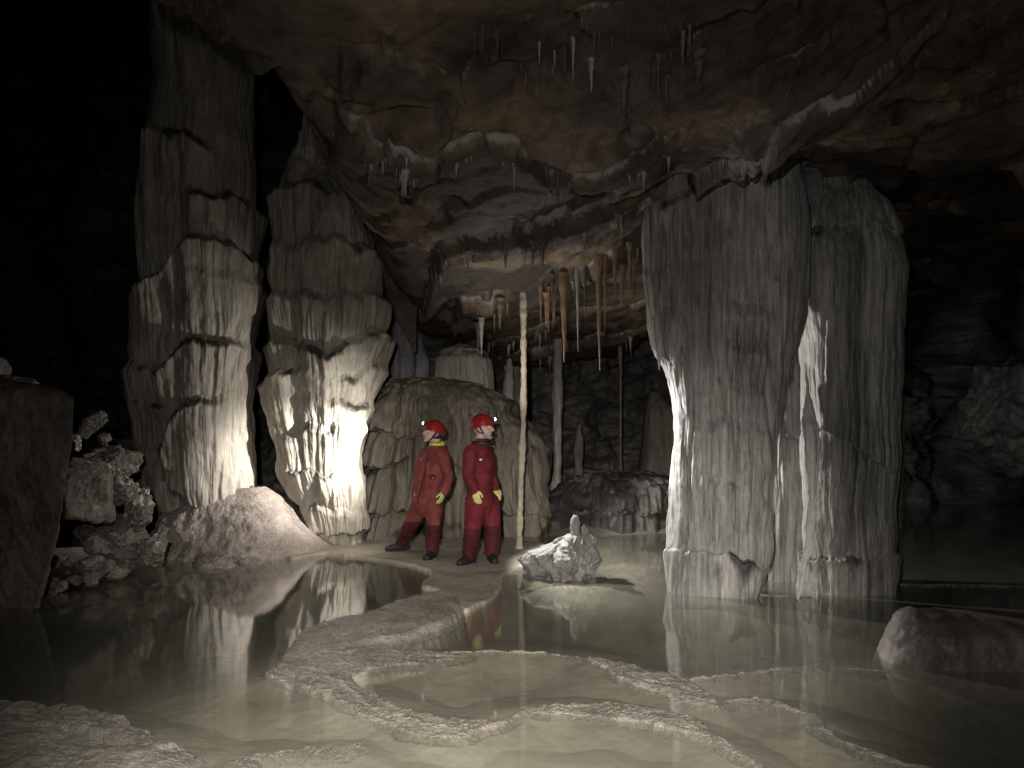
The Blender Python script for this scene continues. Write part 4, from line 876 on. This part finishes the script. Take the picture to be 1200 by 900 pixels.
    # cuffs, gloves, boots
    for s_ in 'LR':
        wr = J['wri'+s_]; d = unit(J['tip'+s_]-wr)
        g = Vox(); hand_chain(g, wr, J['tip'+s_]-wr, cfg['palm'+s_], f, cfg['hand'], 0.004, 0.45)
        g.tube([wr-d*0.05, wr, wr+d*0.02], [0.046, 0.040, 0.036], n=14); go = g.build('glove', cfg['glove'], root, voxel=0.0045, smooth=2)
        cu = Vox(); cu.tube([wr-d*0.055, wr-d*0.02], [0.058, 0.050], n=14); cu.build('cuff', M['black'], root)
        an = J['ank'+s_]; td = unit(cfg['toe'+s_]); gz = cfg['gz'+s_]; sd = np.cross(up, td)
        bt = Vox(); heel = np.array([an[0], an[1], gz])
        bt.tube([heel-td*0.07+[0, 0, 0.055], heel+td*0.03+[0, 0, 0.058], heel+td*0.12+[0, 0, 0.045], heel+td*0.185+[0, 0, 0.036]], [(0.040, 0.052), (0.046, 0.055), (0.050, 0.043), (0.044, 0.032)], side=sd, n=16)
        bt.tube([heel+[0, 0, 0.05], heel+[0, 0, 0.13], an+[0, 0, 0.09]], [0.055, 0.056, 0.058], n=16)
        bo = bt.build('boot', M['black'], root, voxel=0.008, smooth=3)
        so = Vox(); so.tube([heel-td*0.085+[0, 0, 0.012], heel+td*0.03+[0, 0, 0.012], heel+td*0.12+[0, 0, 0.012], heel+td*0.20+[0, 0, 0.016]], [(0.045, 0.013), (0.045, 0.013), (0.054, 0.013), (0.044, 0.012)], side=sd, n=14); so.build('sole', M['black'], root)
    # hair under the helmet
    hr = Vox(); hr.ell(H(-0.030, 0, 0.0), (0.082*S, 0.082*S, 0.085*S), B); hr.build('hair', cfg['hair'], root, voxel=0.008, smooth=1)
    if cfg.get('beard'):
        bd = Vox(); bd.tube([H(-0.005, 0.070, -0.03), H(0.045, 0.052, -0.085), H(0.088, 0, -0.105), H(0.045, -0.052, -0.085), H(-0.005, -0.070, -0.03)], [0.014*S, 0.020*S, 0.022*S, 0.020*S, 0.014*S], n=10, k=4); bd.build('beard', cfg['beard'], root, voxel=0.006, smooth=2)
    # helmet: dome with rim, tilted a little to the back
    ta = cfg['htilt']; kf = hf*math.cos(ta)+hu*math.sin(ta); ku = -hf*math.sin(ta)+hu*math.cos(ta)
    kc = H(-0.012, 0, 0.046); rows = []; n_ = 40
    th = np.linspace(0, 2*np.pi, n_, endpoint=False)[:, None]
    for u, rr_, ex in [(-0.10, 0.94, 0), (-0.25, 1.0, 0), (-0.28, 1.05, 0), (-0.22, 1.07, 0), (-0.12, 1.035, 0), (0.1, 1.02, 0), (0.3, 0.98, 0), (0.5, 0.89, 0), (0.68, 0.76, 0), (0.82, 0.59, 0), (0.92, 0.40, 0), (0.98, 0.2, 0), (1.0, 0.05, 0)]:
        rid = 1+0.015*np.cos(th*6)*(u > 0.2)
        rows.append(kc+kf*np.cos(th)*rr_*0.130*S*rid+hl*np.sin(th)*rr_*0.108*S*rid+ku*u*0.122*S)
    he = Vox(); he._rows(rows, n_); ho = he.build('helmet', M['helmet'], root)
    st = Vox()
    for sgn in (1, -1):
        st.tube([kc+hl*sgn*0.106*S-ku*0.02*S, H(0.03, sgn*0.074, -0.06), H(0.062, sgn*0.03, -0.118), H(0.066, 0, -0.122)], [(0.009, 0.004)]*4, side=hf, n=8)
        st.tube([kc-kf*0.07*S+hl*sgn*0.095*S-ku*0.02*S, H(-0.02, sgn*0.084, -0.04), H(0.03, sgn*0.074, -0.06)], [(0.008, 0.004)]*3, side=hf, n=8)
    st.build('chin_strap', M['black'], root)
    lp = kc+kf*0.136*S+ku*0.030*S
    lm = Vox(); lm.tube([lp-kf*0.012, lp+kf*0.006, lp+kf*0.018], [(0.030, 0.024), (0.028, 0.023), (0.024, 0.020)], side=hl, n=16)
    lo = lm.build('headlamp', M['black'], root)
    ln = Vox(); ln.ell(lp+kf*0.026, (0.021, 0.019, 0.014), np.array([hl, ku, kf])); le = ln.build('lens', M['lens'], root)
    le.parent = lo
    return root, tuple(float(v) for v in lp+kf*0.045), kf

g1 = 0.04
cfg1 = dict(
    label='person in a faded red coverall with lime collar, one leg stretched back, looking left', ground=0.03,
    J=dict(head=(508, 508, 9.13), neck=(512, 524, 9.14), chest=(509, 548, 9.14), waist=(504, 571, 9.17), pelvis=(500, 588, 9.19),
           shoL=(519, 534, 9.02), elbL=(525, 558, 8.98), wriL=(520, 577, 8.93), tipL=(515, 592, 8.86),
           shoR=(497, 534, 9.27), elbR=(491, 560, 9.36), wriR=(488, 578, 9.26), tipR=(486, 592, 9.17),
           hipL=(508, 592, 9.11), kneL=(508, 616, 9.05), ankL=(506, 645, 9.04), hipR=(493, 592, 9.27), kneR=(482, 614, 9.40), ankR=(471, 636, 9.58)),
    f=(-0.72, -0.69, 0), hf=(-0.93, -0.33, 0.16), hs=1.0, htilt=0.16, hand=0.95, palmL=(-0.8, 0.3, 0), palmR=(0.8, -0.2, 0), wide=0.90,
    suit=M['suit_faded'], zip=0.0, glove=M['glove'], collar=M['lime'], hair=M['hair'], chest_bits=[(-0.55, 0.10, 0.03, 0.008, 'badge', M['badge']), (0.62, -0.10, 0.045, 0.035, 'pocket', M['suit_low']), (0.66, -0.115, 0.016, 0.012, 'clip', M['metal'])],
    toeL=(-0.25, -1, 0), toeR=(-0.95, -0.35, 0), gzL=0.04, gzR=0.04)
cfg2 = dict(
    label='person in a deep red coverall with grey beard, arms hanging, looking right', ground=0.03,
    J=dict(head=(566, 502, 8.74), neck=(564, 519, 8.75), chest=(562, 545, 8.75), waist=(562, 570, 8.76), pelvis=(564, 588, 8.77),
           shoL=(569, 530, 8.92), elbL=(574, 556, 9.02), wriL=(580, 572, 8.93), tipL=(585, 585, 8.86),
           shoR=(552, 531, 8.59), elbR=(549, 556, 8.52), wriR=(556, 575, 8.50), tipR=(561, 591, 8.47),
           hipL=(573, 592, 8.86), kneL=(577, 620, 8.86), ankL=(576, 648, 8.80), hipR=(557, 592, 8.67), kneR=(554, 620, 8.64), ankR=(550, 648, 8.68)),
    f=(0.93, -0.36, 0), hf=(0.955, -0.26, 0.03), hs=1.02, htilt=0.14, hand=0.98, palmL=(-0.5, 0.8, 0), palmR=(0.2, 1.0, 0), wide=0.97,
    suit=M['suit'], zip=0.03, glove=M['glove_y'], collar=None, hair=M['greyhair'], beard=M['greyhair'], chest_bits=[(-0.95, 0.07, 0.02, 0.012, 'badge', M['badge'])],
    toeL=(0.25, -1, 0), toeR=(-0.55, -0.83, 0), gzL=0.04, gzR=0.04)
for c_ in (cfg1, cfg2):
    for s_ in 'LR':
        a_ = P(*c_['J']['ank'+s_]); gz = float(floor_z(a_[0], a_[1])); c_['gz'+s_] = max(gz, 0.0)
        a_[2] = c_['gz'+s_]+0.10; c_['J']['ank'+s_] = tuple(a_)+(0,)
_, LAMP1, kf1 = person(cfg1)
_, LAMP2, kf2 = person(cfg2)

# ------------------------------------------------------------------ light
def spot(name, loc, aim, power, col, size_deg, blend, r=0.02, parent=None):
    l = bpy.data.lights.new(name, 'SPOT'); l.energy = power; l.color = col; l.spot_size = math.radians(size_deg); l.spot_blend = blend; l.shadow_soft_size = r
    o = bpy.data.objects.new(name, l); link(o); o.location = loc
    o.rotation_euler = (Vector(aim)-Vector(loc)).to_track_quat('-Z', 'Y').to_euler(); return o
HL1 = globals().get('LAMP1', (-1.10, 9.05, 1.52)); HL2 = globals().get('LAMP2', (-0.16, 8.72, 1.60))
spot('headlamp_beam_or_fill', HL1, (HL1[0]-1.0, HL1[1]+0.28, HL1[2]-0.25), 130, (1.0, 0.95, 0.87), 130, 0.8)
spot('headlamp_beam_or_fill', HL1, (HL1[0]-2.2, HL1[1]+1.2, HL1[2]-0.78), 1000, (1.0, 0.95, 0.88), 60, 1.0)
spot('headlamp_beam_or_fill', HL2, (HL2[0]+1.0, HL2[1]-0.05, HL2[2]-0.55), 640, (1.0, 0.98, 0.94), 118, 0.4)
spot('headlamp_beam_or_fill', HL2, (HL2[0]+0.5, HL2[1]+0.2, HL2[2]+0.9), 85, (1.0, 0.96, 0.90), 150, 0.8)  # upward fill added to brighten the ceiling; the headlamp itself faces right
spot('headlamp_beam_or_fill', (-0.25, -0.15, 1.95), (0.15, 5.5, 0.7), 270, (1.0, 0.97, 0.92), 108, 1.0, 0.04)
spot('headlamp_beam_or_fill', (-0.20, -0.15, 1.95), (-0.24, 5.2, -0.1), 2350, (1.0, 0.955, 0.88), 61, 1.0, 0.04)

w = bpy.data.worlds.new('World'); scene.world = w; w.use_nodes = True
bg = w.node_tree.nodes['Background']; bg.inputs[0].default_value = (0.5, 0.5, 0.6, 1); bg.inputs[1].default_value = 0.002

cam = bpy.data.cameras.new('camera'); co = bpy.data.objects.new('camera', cam); link(co)
cam.sensor_width = 36; cam.lens = 36*F/1200; cam.shift_y = 50/1200; cam.clip_start = 0.05; cam.clip_end = 200
co.location = (0, 0, CAMZ); co.rotation_euler = (math.radians(90), 0, 0); scene.camera = co
scene.view_settings.view_transform = 'Standard'; scene.view_settings.look = 'None'; scene.view_settings.exposure = 0; scene.view_settings.gamma = 1
scene.cycles.max_bounces = 6; scene.cycles.diffuse_bounces = 3; scene.cycles.transparent_max_bounces = 12; scene.cycles.use_denoising = True
scene.cycles.sample_clamp_indirect = 4; scene.cycles.caustics_reflective = False; scene.cycles.caustics_refractive = False
